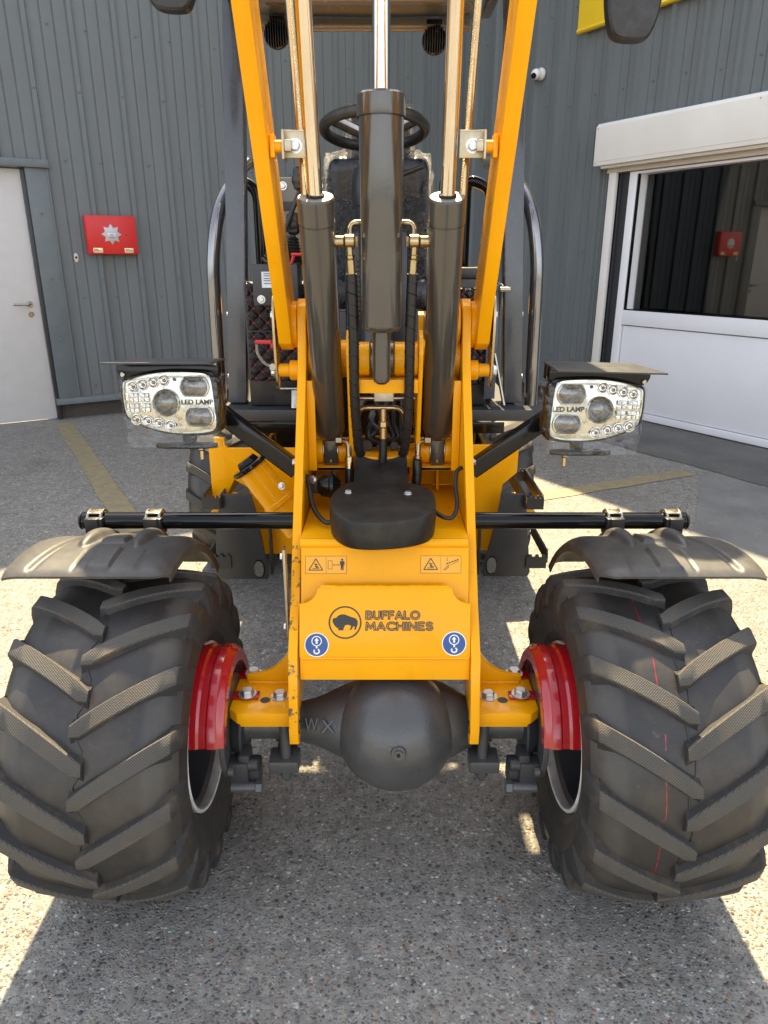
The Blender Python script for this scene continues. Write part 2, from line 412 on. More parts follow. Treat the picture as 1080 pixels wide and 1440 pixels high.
def tube(path, r, seg=14, closed=False, cap=True, rf=None):
    bm = bmesh.new(); path = [V(p) for p in path]; n = len(path); rings = []
    nrm = None
    for i, p in enumerate(path):
        if closed: t = path[(i + 1) % n] - path[i - 1]
        else: t = path[min(i + 1, n - 1)] - path[max(i - 1, 0)]
        t.normalize()
        if nrm is None:
            nrm = t.orthogonal().normalized()
        nrm = (nrm - t * nrm.dot(t)).normalized(); bn = t.cross(nrm)
        rr = r if rf is None else rf(i / (n - 1)) * r
        rings.append([bm.verts.new(p + nrm * rr * math.cos(2 * PI * k / seg) + bn * rr * math.sin(2 * PI * k / seg)) for k in range(seg)])
    prs = list(zip(rings, rings[1:])) + ([(rings[-1], rings[0])] if closed else [])
    for A, B in prs:
        off = 0
        if closed and B is rings[0]:
            off = min(range(seg), key=lambda o: (A[0].co - B[o].co).length)
        for k in range(seg):
            bm.faces.new((A[k], A[(k + 1) % seg], B[(k + 1 + off) % seg], B[(k + off) % seg]))
    if cap and not closed: bm.faces.new(rings[0]); bm.faces.new(rings[-1])
    return bm
def prism(poly, o, ux, uy, ext, b=.003, seg=2):
    """polygon of (u,v) at o + u*ux + v*uy, extruded by the vector ext"""
    bm = bmesh.new(); o, ux, uy, ext = V(o), V(ux), V(uy), V(ext)
    A = [bm.verts.new(o + ux * u + uy * v) for u, v in poly]
    B = [bm.verts.new(o + ux * u + uy * v + ext) for u, v in poly]
    bm.faces.new(A); bm.faces.new(B[::-1]); n = len(A)
    for i in range(n): bm.faces.new((A[i], B[i], B[(i + 1) % n], A[(i + 1) % n]))
    return bev(bm, b, seg)
def pyz(poly, x0, x1, b=.003): return prism(poly, (x0, 0, 0), (0, 1, 0), (0, 0, 1), (x1 - x0, 0, 0), b)
def pxz(poly, y0, y1, b=.003): return prism(poly, (0, y0, 0), (1, 0, 0), (0, 0, 1), (0, y1 - y0, 0), b)
def pxy(poly, z0, z1, b=.003): return prism(poly, (0, 0, z0), (1, 0, 0), (0, 1, 0), (0, 0, z1 - z0), b)
def sphere(c, r, sx=(1, 1, 1), u=32, v=20):
    bm = bmesh.new(); bmesh.ops.create_uvsphere(bm, u_segments=u, v_segments=v, radius=r)
    bmesh.ops.scale(bm, vec=V(sx), verts=bm.verts); bmesh.ops.translate(bm, vec=V(c), verts=bm.verts)
    return bm
def circ(cx, cy, r, n=28, a0=0., a1=2 * PI, rx=None):
    return [(cx + r * math.cos(a0 + (a1 - a0) * i / n), cy + (rx or r) * math.sin(a0 + (a1 - a0) * i / n)) for i in range(n)]
def smooth_poly(pts, it=2):
    for _ in range(it):
        q = []
        for i in range(len(pts)):
            a, b = pts[i], pts[(i + 1) % len(pts)]
            q += [(a[0] * .75 + b[0] * .25, a[1] * .75 + b[1] * .25), (a[0] * .25 + b[0] * .75, a[1] * .25 + b[1] * .75)]
        pts = q
    return pts
def ringdecal(cx, cy, r0, r1, fr, n=40, h=.0006):
    bm = bmesh.new(); o, ux, uy, nn = fr
    A = [bm.verts.new(o + ux * u + uy * v + nn * h) for u, v in circ(cx, cy, r0, n)]
    B = [bm.verts.new(o + ux * u + uy * v + nn * h) for u, v in circ(cx, cy, r1, n)]
    for i in range(n): bm.faces.new((A[i], A[(i + 1) % n], B[(i + 1) % n], B[i]))
    return bm
def decal(polys, fr, h=.0006):
    bm = bmesh.new(); o, ux, uy, nn = fr
    for p in polys:
        A = [bm.verts.new(o + ux * u + uy * v + nn * h) for u, v in p]; bm.faces.new(A)
    return bm
def stroke(pts, w):
    out = []
    for (x0, y0), (x1, y1) in zip(pts, pts[1:]):
        L = math.hypot(x1 - x0, y1 - y0) or 1; dx, dy = -(y1 - y0) / L * w / 2, (x1 - x0) / L * w / 2
        out.append([(x0 + dx, y0 + dy), (x0 - dx, y0 - dy), (x1 - dx, y1 - dy), (x1 + dx, y1 + dy)])
    return out
def text(body, u0, v0, width, height, fr, h, offset=0., thick=.0004, shear=0.):
    cu = bpy.data.curves.new('lettering', 'FONT'); cu.body = body; cu.offset = offset; cu.extrude = 0; cu.resolution_u = 4
    o = bpy.data.objects.new('lettering', cu); C.objects.link(o)
    dg = bpy.context.evaluated_depsgraph_get(); me = bpy.data.meshes.new_from_object(o.evaluated_get(dg))
    bpy.data.objects.remove(o); bpy.data.curves.remove(cu)
    bm = bmesh.new(); bm.from_mesh(me); bpy.data.meshes.remove(me)
    cu = bpy.data.curves.new('lettering', 'FONT'); cu.body = body; cu.resolution_u = 4
    o = bpy.data.objects.new('lettering', cu); C.objects.link(o)
    dg = bpy.context.evaluated_depsgraph_get(); mr_ = bpy.data.meshes.new_from_object(o.evaluated_get(dg))
    bpy.data.objects.remove(o); bpy.data.curves.remove(cu)
    xs = [v.co.x for v in mr_.vertices]; ys = [v.co.y for v in mr_.vertices]; bpy.data.meshes.remove(mr_)
    x0, x1, y0, y1 = min(xs), max(xs), min(ys), max(ys)
    oo, ux, uy, nn = fr
    for v in bm.verts:
        a = u0 + (v.co.x - x0) / (x1 - x0) * width; c = v0 + (v.co.y - y0) / (y1 - y0) * height
        v.co = oo + ux * a + uy * c + nn * h
    return bm

def hexbolt_mesh(r=.011, h=.008, wash=.015):
    a = lathe([(0, h), (r * .82, h), (r, h * .8), (r, 0)], (0, 0, 0), (0, 0, 1), 6)
    b = lathe([(0, .0015), (wash, .0015), (wash, 0)], (0, 0, 0), (0, 0, 1), 24)
    bmesh.ops.translate(a, vec=(0, 0, .001), verts=a.verts)
    return finish(J(a, b), 'bolt', 'hex_bolt', 20)
BOLT = hexbolt_mesh()
def bolt(parent, p, d, s=1., name='bolt'):
    w = M.Translation(V(p)) @ frame(d).to_4x4() @ M.Rotation(random.random() * 1.0, 4, 'Z') @ M.Scale(s, 4)
    return inst(name, BOLT, parent, w)

# ================================================================== GROUND
def sheet(name, pts, z, m):
    bm = bmesh.new(); bm.faces.new([bm.verts.new((x, y, z)) for x, y in pts])
    return obj(name, bm, m, kind='structure')
sheet('ground', [(-90, -90), (90, -90), (90, 90), (-90, 90)], 0, 'ground')
ML = M(((.8526, -.5225, 0, -3.219), (.5225, .8526, 0, 6.942), (0, 0, 1, 0), (0, 0, 0, 1)))
MR = M(((.5225, .8526, 0, .931), (-.8526, .5225, 0, 9.485), (0, 0, 1, 0), (0, 0, 0, 1)))
def wl(x, y=0): q = ML @ V((x, y, 0)); return (q.x, q.y)
def wr(x, y=0): q = MR @ V((x, y, 0)); return (q.x, q.y)
def ragged(a, b, n, amp):
    a, b = V(a), V(b); out = []
    for i in range(n + 1):
        p = a.lerp(b, i / n); out.append((p.x + random.uniform(-amp, amp), p.y + random.uniform(-amp, amp)))
    return out
def painted(name, a, b, w, z):
    a, b = V(a), V(b); d = (b - a).normalized(); nn = V((-d.y, d.x)) * w / 2
    pts = ragged(a + nn, b + nn, 14, .006) + ragged(b - nn, a - nn, 14, .006)
    return sheet(name, pts, z, 'line')
# darker patched tarmac strip along the glazed front, then the smoother slab beside it
sheet('tarmac_strip', [wr(.5, -.02), wr(5.9, -.02)] + ragged(wr(5.9, -1.02), wr(4.3, -.98), 10, .012) + ragged(wr(4.3, -.98), wr(.5, -1.0), 12, .02), .004, 'tarmac')
sheet('concrete_apron', ragged(wr(4.50, -1.03), wr(9.5, -1.05), 18, .008) + ragged(wr(9.5, -3.4), wr(5.3, -2.3), 14, .02) + ragged(wr(5.3, -2.3), wr(4.50, -1.03), 4, .02), .0035, 'slab')
painted('yellow_parking_line', (-3.10, 6.78), (-1.45, 3.86), .155, .004)
painted('yellow_parking_line', (.72, 4.36), (2.262, 5.085), .15, .004)

# ================================================================== BUILDING
bld = thing('warehouse_building', 'grey ribbed metal warehouse forming an inside corner behind the yellow loader', 'building', (.931, 9.485, 0))
HB = 6.5
def panel_mesh(w, z0, z1, nm, rib=True):
    pr = [(0, 0)]
    if rib: pr += [(.010, -.036), (.048, -.036), (.058, 0)]
    s = .058 if rib else 0
    for k in (1, 2):
        p = s + (w - s) * k / 3
        pr += [(p - .007, 0), (p - .0030, .0085), (p + .0030, .0085), (p + .007, 0)]
    pr += [(w, 0)]
    bm = bmesh.new()
    A = [bm.verts.new((x, y, z0)) for x, y in pr]; B = [bm.verts.new((x, y, z1)) for x, y in pr]
    for i in range(len(pr) - 1): bm.faces.new((A[i], A[i + 1], B[i + 1], B[i]))
    return finish(bm, 'clad', nm, 20)
PW, PWR = .37, .333
pmL = panel_mesh(PW, .155, HB, 'cladding_sheet'); pmLd = panel_mesh(PW, 2.30, HB, 'cladding_sheet_over_door')
pmR = panel_mesh(PWR, .155, HB, 'cladding_sheet'); pmRd = panel_mesh(PWR, 2.60, HB, 'cladding_sheet_over_window'); pmRn = panel_mesh(.16, .155, 2.60, 'narrow_cladding_sheet')
for k in range(-22, 13):
    x0 = .175 + PW * k
    inst('cladding_panel', pmLd if -4 <= k <= -1 else pmL, bld, ML @ M.Translation((x0, 0, 0)))
for k in range(0, 28):
    x0 = .211 + PWR * k
    inst('cladding_panel', pmRd if 6 <= k <= 14 else pmR, bld, MR @ M.Translation((x0, 0, 0)))
inst('cladding_panel', pmRn, bld, MR @ M.Translation((2.209, 0, 0)))
obj('corner_trim', [bbox(.0, .205, -.012, .0, .155, HB, .002)], 'clad', bld, world=MR)
# solid wall behind the sheets
obj('wall', [bbox(-8, -1.30, .04, .24, 0, HB, 0), bbox(-1.30, .0, .04, .24, 2.32, HB, 0), bbox(.0, 5.1, .04, .24, 0, HB, 0)], 'plinth', bld, world=ML)
obj('wall', [bbox(-.02, 2.40, .04, .24, 0, HB, 0), bbox(2.40, 5.20, .04, .24, 2.50, HB, 0), bbox(5.20, 9.6, .04, .24, 0, HB, 0)], 'plinth', bld, world=MR)
obj('base_drip_flashing', [pyz([(-.055, .150), (-.050, .205), (-.004, .212), (-.004, .150)], .0, 4.95, .002)], 'trim', bld, world=ML)
obj('base_drip_flashing', [pyz([(-.055, .150), (-.050, .205), (-.004, .212), (-.004, .150)], .03, 2.36, .002)], 'trim', bld, world=MR)
obj('eaves_capping', [bbox(-8, 4.9, -.06, .26, HB, HB + .08, .01)], 'trim', bld, world=ML)
obj('eaves_capping', [bbox(.0, 9.6, -.06, .26, HB + .002, HB + .082, .01)], 'trim', bld, world=MR)
# screws with washers
def screws(W, pts):
    bms = []
    for x, y, z in pts:
        bms.append(lathe([(0, -.011), (.006, -.011), (.007, -.006), (.0125, -.005), (.013, 0)], (x, y, z), (0, 1, 0), 8))
    return obj('fixing_screws', J(*bms), 'trim', bld, kind='stuff', world=W)
pts = []
for k in range(-4, 13):
    for z in (.32, 1.15, 2.335, 3.4, 4.4):
        if k < 0 and z < 2.3: continue
        pts.append((.175 + PW * k + (.148 if k % 2 else .21), 0, z + random.uniform(-.012, .012)))
pts += [(.118 + random.uniform(-.006, .006), -.042, z) for z in (1.888, 1.324, .767, .263)]
pts += [(.03 + .175 + PW * k - .0, -.036, z) for k in range(0, 12) for z in (1.32, 2.9, .52)]
screws(ML, pts)
pts = []
for k in range(0, 18):
    for z in (.5, 1.6, 2.95, 3.75):
        if 6 <= k <= 14 and z < 2.6: continue
        pts.append((.211 + PWR * k + .20, 0, z + random.uniform(-.03, .03)))
screws(MR, pts)
# door with its trims
obj('door_trim', bbox(.03, .205, -.042, .0, .155, 2.262, .004), 'trim', bld, world=ML)
obj('door_trim', bbox(-1.24, -1.07, -.042, .0, .155, 2.262, .004), 'trim', bld, world=ML)
obj('door_lintel', pyz([(-.075, 2.262), (-.078, 2.30), (-.070, 2.328), (.0, 2.338), (.0, 2.262)], -1.26, .228, .003), 'trim', bld, world=ML)
door = obj('door', bbox(-1.02, -.008, .032, .085, .012, 2.252, .003), 'door', bld, label='pale grey steel personnel door', world=ML)
obj('door_frame', [bbox(-.003, .029, -.012, .10, .0, 2.262, .002), bbox(-1.068, -1.027, -.012, .10, .0, 2.262, .002), bbox(-1.026, -.004, -.008, .10, 2.254, 2.2615, .0015)], 'satin', bld, world=ML)
hp = [V((-.095, .030, 1.10)), V((-.095, -.028, 1.10)), V((-.235, -.032, 1.103))]
obj('door_handle', [tube(rounded(hp, .02), .0105, 12), cyl((-.095, .032, 1.10), (-.095, .022, 1.10), .027)], 'zinc', door, world=ML)
obj('lock_escutcheon', [cyl((-.094, .032, 1.008), (-.094, .025, 1.008), .025), bbox(-.0975, -.0905, .0235, .026, .992, 1.014, .001)], 'yzinc', door, world=ML)
obj('cable_gland', [prism(smooth_poly([(.347, 1.47), (.383, 1.47), (.383, 1.55), (.347, 1.55)]), (0, -.008, 0), (1, 0, 0), (0, 0, 1), (0, .009, 0), .002)], 'alu', bld, world=ML)
obj('gland_hole', [cyl((.365, -.006, 1.512), (.365, -.0095, 1.512), .011)], 'black', bld, world=ML)
# glazed shop front under the roller shutter box
shb = obj('roller_shutter_box', pyz([(-.16, 2.325), (-.16, 2.655), (-.13, 2.685), (.0, 2.70), (.0, 2.325)], 2.277, 5.32, .004), 'shut', bld, world=MR)
obj('shutter_seam', bbox(2.28, 5.3, -.163, -.158, 2.36, 2.363, 0), 'alu', shb, world=MR)
for x, z in ((2.30, 2.64), (2.30, 2.345), (3.9, 2.64)): obj('rivet', cyl((x, -.158, z), (x, -.164, z), .006, seg=10), 'zinc', shb, world=MR)
obj('shutter_slot_rail', [bbox(2.35, 5.26, -.135, -.06, 2.298, 2.324, .003), bbox(2.36, 5.26, -.055, .02, 2.262, 2.324, .003)], 'alu', bld, world=MR)
obj('shutter_guide_rail', bbox(2.385, 2.47, -.05, -.012, .0, 2.297, .003), 'shut', bld, world=MR)
obj('shutter_channel', [bbox(2.472, 2.60, .0, .035, .0, 2.26, .002), bbox(2.50, 2.512, -.02, -.001, .0, 2.26, .001)], 'satin', bld, world=MR)
fr_ = obj('shopfront_frame', [bbox(2.602, 2.685, -.012, .16, .0, 2.258, .004), bbox(2.686, 5.10, -.010, .16, 2.236, 2.2575, .003), bbox(2.686, 5.10, -.010, .16, .893, 1.030, .004),
     bbox(2.686, 5.10, -.010, .07, .012, .075, .004), bbox(5.101, 5.19, -.012, .07, .0, 2.258, .004)], 'white', bld, world=MR)
obj('glazing_bead', [bbox(2.686, 2.700, .0, .03, 1.0305, 2.2355, .002), bbox(2.7005, 5.10, .0, .03, 1.0305, 1.043, .002)], 'black', fr_, world=MR)
obj('lower_panel', bbox(2.700, 5.099, .006, .05, .082, .884, .004), 'white', bld, world=MR)
obj('window_pane', bbox(-1.199, 1.199, -.004, .004, 1.032, 2.234, 0), 'glass', bld, world=MR @ M.Translation((3.8985, .072, 0)) @ M.Rotation(R(-2.9), 4, 'Z'))
obj('added_pane_backing', bbox(2.862, 5.09, .168, .172, .9, 2.3, 0), 'pane_back', bld, world=MR)  # invented brown sheet, added behind the glass to even out the pane's tone
obj('cream_window_lining', bbox(2.70, 2.86, .18, .235, .9, 2.3, .004), 'cream', bld, world=MR)
obj('room', [bbox(.3, 5.6, 1.8, 1.9, 0, 2.7, 0), bbox(.2, .3, .24, 1.9, 0, 2.7, 0), bbox(5.6, 5.7, .24, 1.9, 0, 2.7, 0), bbox(.2, 5.7, .24, 1.9, 2.7, 2.8, 0), bbox(.2, 5.7, .245, 1.9, -.1, .005, 0)], 'room', bld, world=MR)

# ------------------------------------------------------------------ things on the walls
fx, fz = .69, 1.71
box_t = thing('fire_service_box', 'red metal cabinet with a silver eight pointed star on the ribbed wall beside the door', 'cabinet', ML @ V((fx, -.03, 1.538)))
obj('cabinet', bbox(.463, .921, -.105, -.031, 1.538, 1.882, .006), 'redbox', box_t, world=ML)
obj('cabinet_door', bbox(.468, .916, -.122, -.107, 1.543, 1.877, .005), 'redbox', box_t, world=ML)
FR = (V((0, -.122, 0)), V((1, 0, 0)), V((0, 0, 1)), V((0, -1, 0)))
st = []
for i in range(16):
    r_ = .093 if i % 2 == 0 else .060
    st.append((.686 + r_ * math.sin(i * PI / 8), 1.717 + r_ * math.cos(i * PI / 8)))
star = obj('star_badge', prism(st, (0, -.1226, 0), (1, 0, 0), (0, 0, 1), (0, -.004, 0), .0015), 'steelstar', box_t, world=ML)
obj('star_plate', prism([(.652, 1.698), (.72, 1.698), (.722, 1.728), (.65, 1.728)], (0, -.1268, 0), (1, 0, 0), (0, 0, 1), (0, -.002, 0), .0008), 'stw', star, world=ML)
obj('plate_print', decal([[(a, z), (b, z), (b, z + .004), (a, z + .004)] for a, b, z in ((.672, .702, 1.717), (.660, .714, 1.707), (.663, .709, 1.689))], (V((0, -.129, 0)),) + FR[1:]), 'ink', star, world=ML)
for a, b in ((.506, .592), (.790, .872)):
    lb = obj('brass_label', prism([(a, 1.553), (b, 1.553), (b, 1.596), (a, 1.596)], (0, -.1225, 0), (1, 0, 0), (0, 0, 1), (0, -.002, 0), .0006), 'brasst', box_t, world=ML)
    obj('label_print', decal([[(a + .008, z), (a + w, z), (a + w, z + .006), (a + .008, z + .006)] for w, z in ((.045, 1.580), (.07, 1.568))], (V((0, -.1247, 0)),) + FR[1:]), 'ink', lb, world=ML)
obj('keyhole', bbox(.817, .823, -.1235, -.121, 1.705, 1.725, .0005), 'black', box_t, world=ML)

cc = thing('security_camera', 'small white dome security camera with a black lens high on the ribbed wall', 'camera', MR @ V((1.33, -.03, 3.27)))
obj('mount', lathe([(0, -.012), (.055, -.012), (.058, 0), (.058, .012), (.05, .03), (.048, .055)], (1.33, -.028, 3.275), (0, -1, 0), 28), 'camw', cc, world=MR)
obj('ball', sphere((1.33, -.095, 3.268), .05), 'camw', cc, world=MR)
obj('lens', [cyl((1.332, -.118, 3.255), (1.350, -.147, 3.243), .029, .026), ], 'black', cc, world=MR)

sg = thing('yellow_wall_sign', 'bright yellow folded sign board fixed high on the wall behind the right mirror', 'sign', MR @ V((2.4, -.06, 3.50)))
obj('sign_face', [bbox(1.845, 5.2, -.075, -.035, 3.545, 4.6, .004)], 'signy', sg, world=MR)
obj('folded_edge', [pyz([(-.075, 3.505), (-.092, 3.520), (-.078, 3.544), (-.035, 3.544), (-.035, 3.505)], 1.845, 5.2, .002)], 'signy', sg, world=MR)
# ================================================================== LOADER
ld = thing('wheel_loader', 'yellow compact wheel loader parked nose on with chunky black tyres and red hub guards', 'loader', (0, 1.9, 0))
AY, AZ = 1.51, .395
# ---------------------------------------------------------------- wheels
def lug_mesh(sg, side):
    """one tread bar; side +1 = towards the machine, -1 = outside; sg = +1 left wheel"""
    st = []
    N = 9
    for i in range(N + 1):
        a = -.014 + (.178 + .014) * i / N
        hw = (2.8 + .35 * i / N) if i else 1.7
        top = .396 - .020 * (max(a, 0) / .178) ** 2
        st.append(((a, top), (a, (.356 if i else .366) - .026 * (max(a, 0) / .178) ** 2), 16.5 * (max(a, 0) / .178) ** .94 * (1 if a > 0 else 0) + (-.6 if i == 0 else 0), hw, 2.0))
    for (ta, tr), (ba, br), ph, hw in (((.1885, .364), (.172, .338), 17.3, 3.2), ((.1950, .342), (.180, .325), 18.0, 3.3), ((.1980, .318), (.186, .310), 18.6, 3.4), ((.1960, .296), (.186, .296), 19.0, 3.5)):
        st.append(((ta, tr), (ba, br), ph, hw, 1.4))
    bm = bmesh.new(); rows = []
    def P(a, r, ph): return bm.verts.new((a * side * sg, -r * math.cos(R(ph)), r * math.sin(R(ph))))
    for (ta, tr), (ba, br), ph, hw, bw in st:
        c = .35
        f = lambda k: (ba + (ta - ba) * k, br + (tr - br) * k)
        m1, m2 = f(.40), f(.60)
        rows.append([P(ba, br, ph - hw - bw - 1.2), P(*m1, ph - hw - bw), P(*m2, ph - hw - .45), P(ta, tr - .0025, ph - hw), P(ta, tr, ph - hw + c), P(ta, tr, ph + hw - c), P(ta, tr - .0025, ph + hw), P(*m2, ph + hw + .45), P(*m1, ph + hw + bw), P(ba, br, ph + hw + bw + 1.2)])
    for A, B in zip(rows, rows[1:]):
        for i in range(9): bm.faces.new((A[i], A[i + 1], B[i + 1], B[i]))
    bm.faces.new(rows[0]); bm.faces.new(rows[-1][::-1])
    return finish(bm, 'lug', 'tread_lug', 50)
def tyre_bm(sg):
    half = [(.3785, 0), (.377, .06), (.371, .12), (.3625, .150), (.348, .174), (.327, .189), (.296, .194), (.288, .1955), (.284, .193), (.262, .189), (.238, .180), (.232, .1795), (.228, .176), (.214, .168), (.206, .158)]
    prof = [(r, -a) for r, a in half[::-1]] + half[1:]
    bm = lathe(prof, (0, 0, 0), (1, 0, 0), 96)
    # moulding seam down the middle that jogs from bar to bar
    seam = []
    for i in range(17 * 6):
        ph = i * 360 / (17 * 6); k = (i % 6) / 6
        seam.append(V((.006 * (1 if k < .5 else -1) + .002 * math.sin(i), -.3788 * math.cos(R(ph)), .3788 * math.sin(R(ph)))))
    return J(bm, tube(seam, .0022, 6, closed=True))
def rim_bm(sg):
    prof = [(.205, .150), (.198, .150), (.190, .140), (.186, .10), (.184, .02), (.180, -.02), (.168, -.03), (.10, -.035), (.06, -.02), (.0, -.02)]
    prof += [(.0, -.03), (.10, -.045), (.172, -.042), (.188, -.05), (.190, -.13), (.205, -.155)]
    return lathe([(r, a * sg) for r, a in prof], (0, 0, 0), (1, 0, 0), 72)
def rimedge_bm(sg): return lathe([(.2065, .158 * sg), (.2075, .170 * sg), (.2045, .174 * sg), (.199, .172 * sg), (.197, .160 * sg), (.199, .149 * sg)], (0, 0, 0), (1, 0, 0), 72)
WMESH = {}
for sg in (1, -1):
    WMESH[sg] = (finish(rim_bm(sg), 'rimm', 'wheel'), finish(tyre_bm(sg), 'tyre', 'tyre', 25), finish(rimedge_bm(sg), 'rimedge', 'rim_edge'), lug_mesh(sg, 1), lug_mesh(sg, -1))
def wheel(x, y, sg, pin, pout, seed):
    W = M.Translation((x, y, AZ))
    w = inst('wheel', WMESH[sg][0], ld, W)
    inst('tyre', WMESH[sg][1], w, W); inst('rim_edge', WMESH[sg][2], w, W)
    stp = 360 / 17
    for k in range(17):
        inst('tread_lug', WMESH[sg][3], w, W @ M.Rotation(-R(pin + k * stp), 4, 'X'))
        inst('tread_lug', WMESH[sg][4], w, W @ M.Rotation(-R(pout + k * stp), 4, 'X'))
    return w
wheel(-.612, AY, 1, 13.4, 2.3, 0)
wr_ = wheel(.615, AY, -1, 17.2, 7.0, 1)
def tread_stripe():
    bm = bmesh.new(); prev = None
    for i in range(90):
        ph = -22 + i * 1.2; x = -.052 + .0015 * math.sin(i * .3); w = .0008 + .0004 * math.sin(i * 1.7)
        if random.random() < .10: prev = None; continue
        a = [bm.verts.new((x + q, -.3776 * math.cos(R(ph)), .3776 * math.sin(R(ph)))) for q in (-w, w)]
        if prev: bm.faces.new((prev[0], prev[1], a[1], a[0]))
        prev = a
    return bm
obj('red_mould_line', tread_stripe(), 'red', wr_, world=M.Translation((.615, AY, AZ)))
DX = -.035
wheel(-.612 - .12, 3.50, 1, 5, 15, 2)
wheel(.615 - .10, 3.50, -1, 3, 13, 3)

# ---------------------------------------------------------------- front axle
ax = obj('front_axle', [
    lathe([(0, -.395), (.046, -.395), (.049, -.39), (.049, -.345), (.043, -.335), (.043, -.25), (.047, -.235), (.047, -.215), (.052, -.20), (.058, -.175), (.068, -.15), (.082, -.12), (.095, -.09), (.108, -.05), (.112, .03),
           (.108, .11), (.095, .15), (.082, .18), (.068, .205), (.058, .22), (.052, .232), (.047, .24), (.043, .25), (.043, .335), (.049, .345), (.049, .39), (.046, .395), (0, .395)], (0, AY + .012, AZ), (1, 0, 0), 40)], 'axle', ld)
obj('differential_housing', [sphere((.029, AY - .018, AZ), .1485, (1, .97, 1), 48, 28)], 'axle', ax)
obj('drain_plug', [lathe([(0, .010), (.0095, .010), (.010, .002), (.0155, .002), (.016, -.004), (.019, -.008)], (.033, AY - .163, AZ + .038), (0, -.97, .25), 24)], 'axle', ax)
obj('plug_socket', [cyl((.033, AY - .163, AZ + .038), V((.033, AY - .163, AZ + .038)) + V((0, -.97, .25)) * .0106, .0055, seg=6, b=.0004)], 'black', ax)
for t_, x_ in (('W', -.194), ('X', -.152)):
    FRA = (V((0, AY - .044 - (.016 if t_ == 'X' else 0), .428 + (.006 if t_ == 'X' else 0))), V((1, 0, 0)), V((0, .55, .83)), V((0, -1, 0)))
    b_ = text(t_, x_, -.017, .032, .030, FRA, 0)
    r_ = bmesh.ops.extrude_face_region(b_, geom=b_.faces[:])
    bmesh.ops.translate(b_, vec=(0, .03, -.02), verts=[v for v in r_['geom'] if isinstance(v, bmesh.types.BMVert)])
    obj('cast_letter', b_, 'axle', ax)
for sg in (-1, 1):
    s = lambda x: sg * x
    x0 = .0 if sg < 0 else .0
    # hub carrier, disc and caliper
    obj('brake_disc', [cyl((s(.375), AY, AZ), (s(.388), AY, AZ), .128, seg=56, b=.002)], 'axle', ax)
    obj('hub_carrier', [cyl((s(.345), AY, AZ), (s(.374), AY, AZ), .085, .07, seg=40, b=.004), cyl((s(.389), AY, AZ), (s(.55), AY, AZ), .06, seg=32)], 'satin', ax)
    cal = obj('brake_caliper', [box((s(.352), AY - .085, AZ - .075), (.05, .045, .075), .008), box((s(.338), AY - .075, AZ - .045), (.028, .05, .05), .006), cyl((s(.305), AY - .088, AZ - .052), (s(.335), AY - .088, AZ - .052), .016),
         box((s(.318), AY - .07, AZ - .085), (.03, .05, .06), .006)], 'satin', ax)
    obj('caliper_pin', [cyl((s(.30), AY - .105, AZ - .105), (s(.372), AY - .105, AZ - .105), .013), cyl((s(.295), AY - .105, AZ - .105), (s(.312), AY - .105, AZ - .105), .017, seg=6), cyl((s(.36), AY - .11, AZ - .055), (s(.375), AY - .11, AZ - .055), .012)], 'axle', cal)
    for yy in (AY - .055, AY + .075):
        pass
    obj('axle_saddle', [box((s(.292), AY + .01, AZ + .046), (.15, .13, .012), .003)], 'axle', ax)
    # clamp under the axle with its long bolt
    cl_ = obj('clamp_block', [box((s(.247), AY - .048, AZ - .072), (.074, .062, .034), .005), box((s(.247), AY + .068, AZ - .072), (.074, .05, .034), .005), box((s(.247), AY + .01, AZ - .080), (.05, .09, .03), .004)], 'axle', ax)
    obj('clamp_bolt', [cyl((s(.243), AY - .054, AZ + .05), (s(.243), AY - .054, AZ - .07), .0125), cyl((s(.243), AY - .054, AZ - .089), (s(.243), AY - .054, AZ - .112), .017, seg=6), cyl((s(.243), AY - .054, AZ - .112), (s(.243), AY - .054, AZ - .125), .0125, .009)], 'axle', cl_)

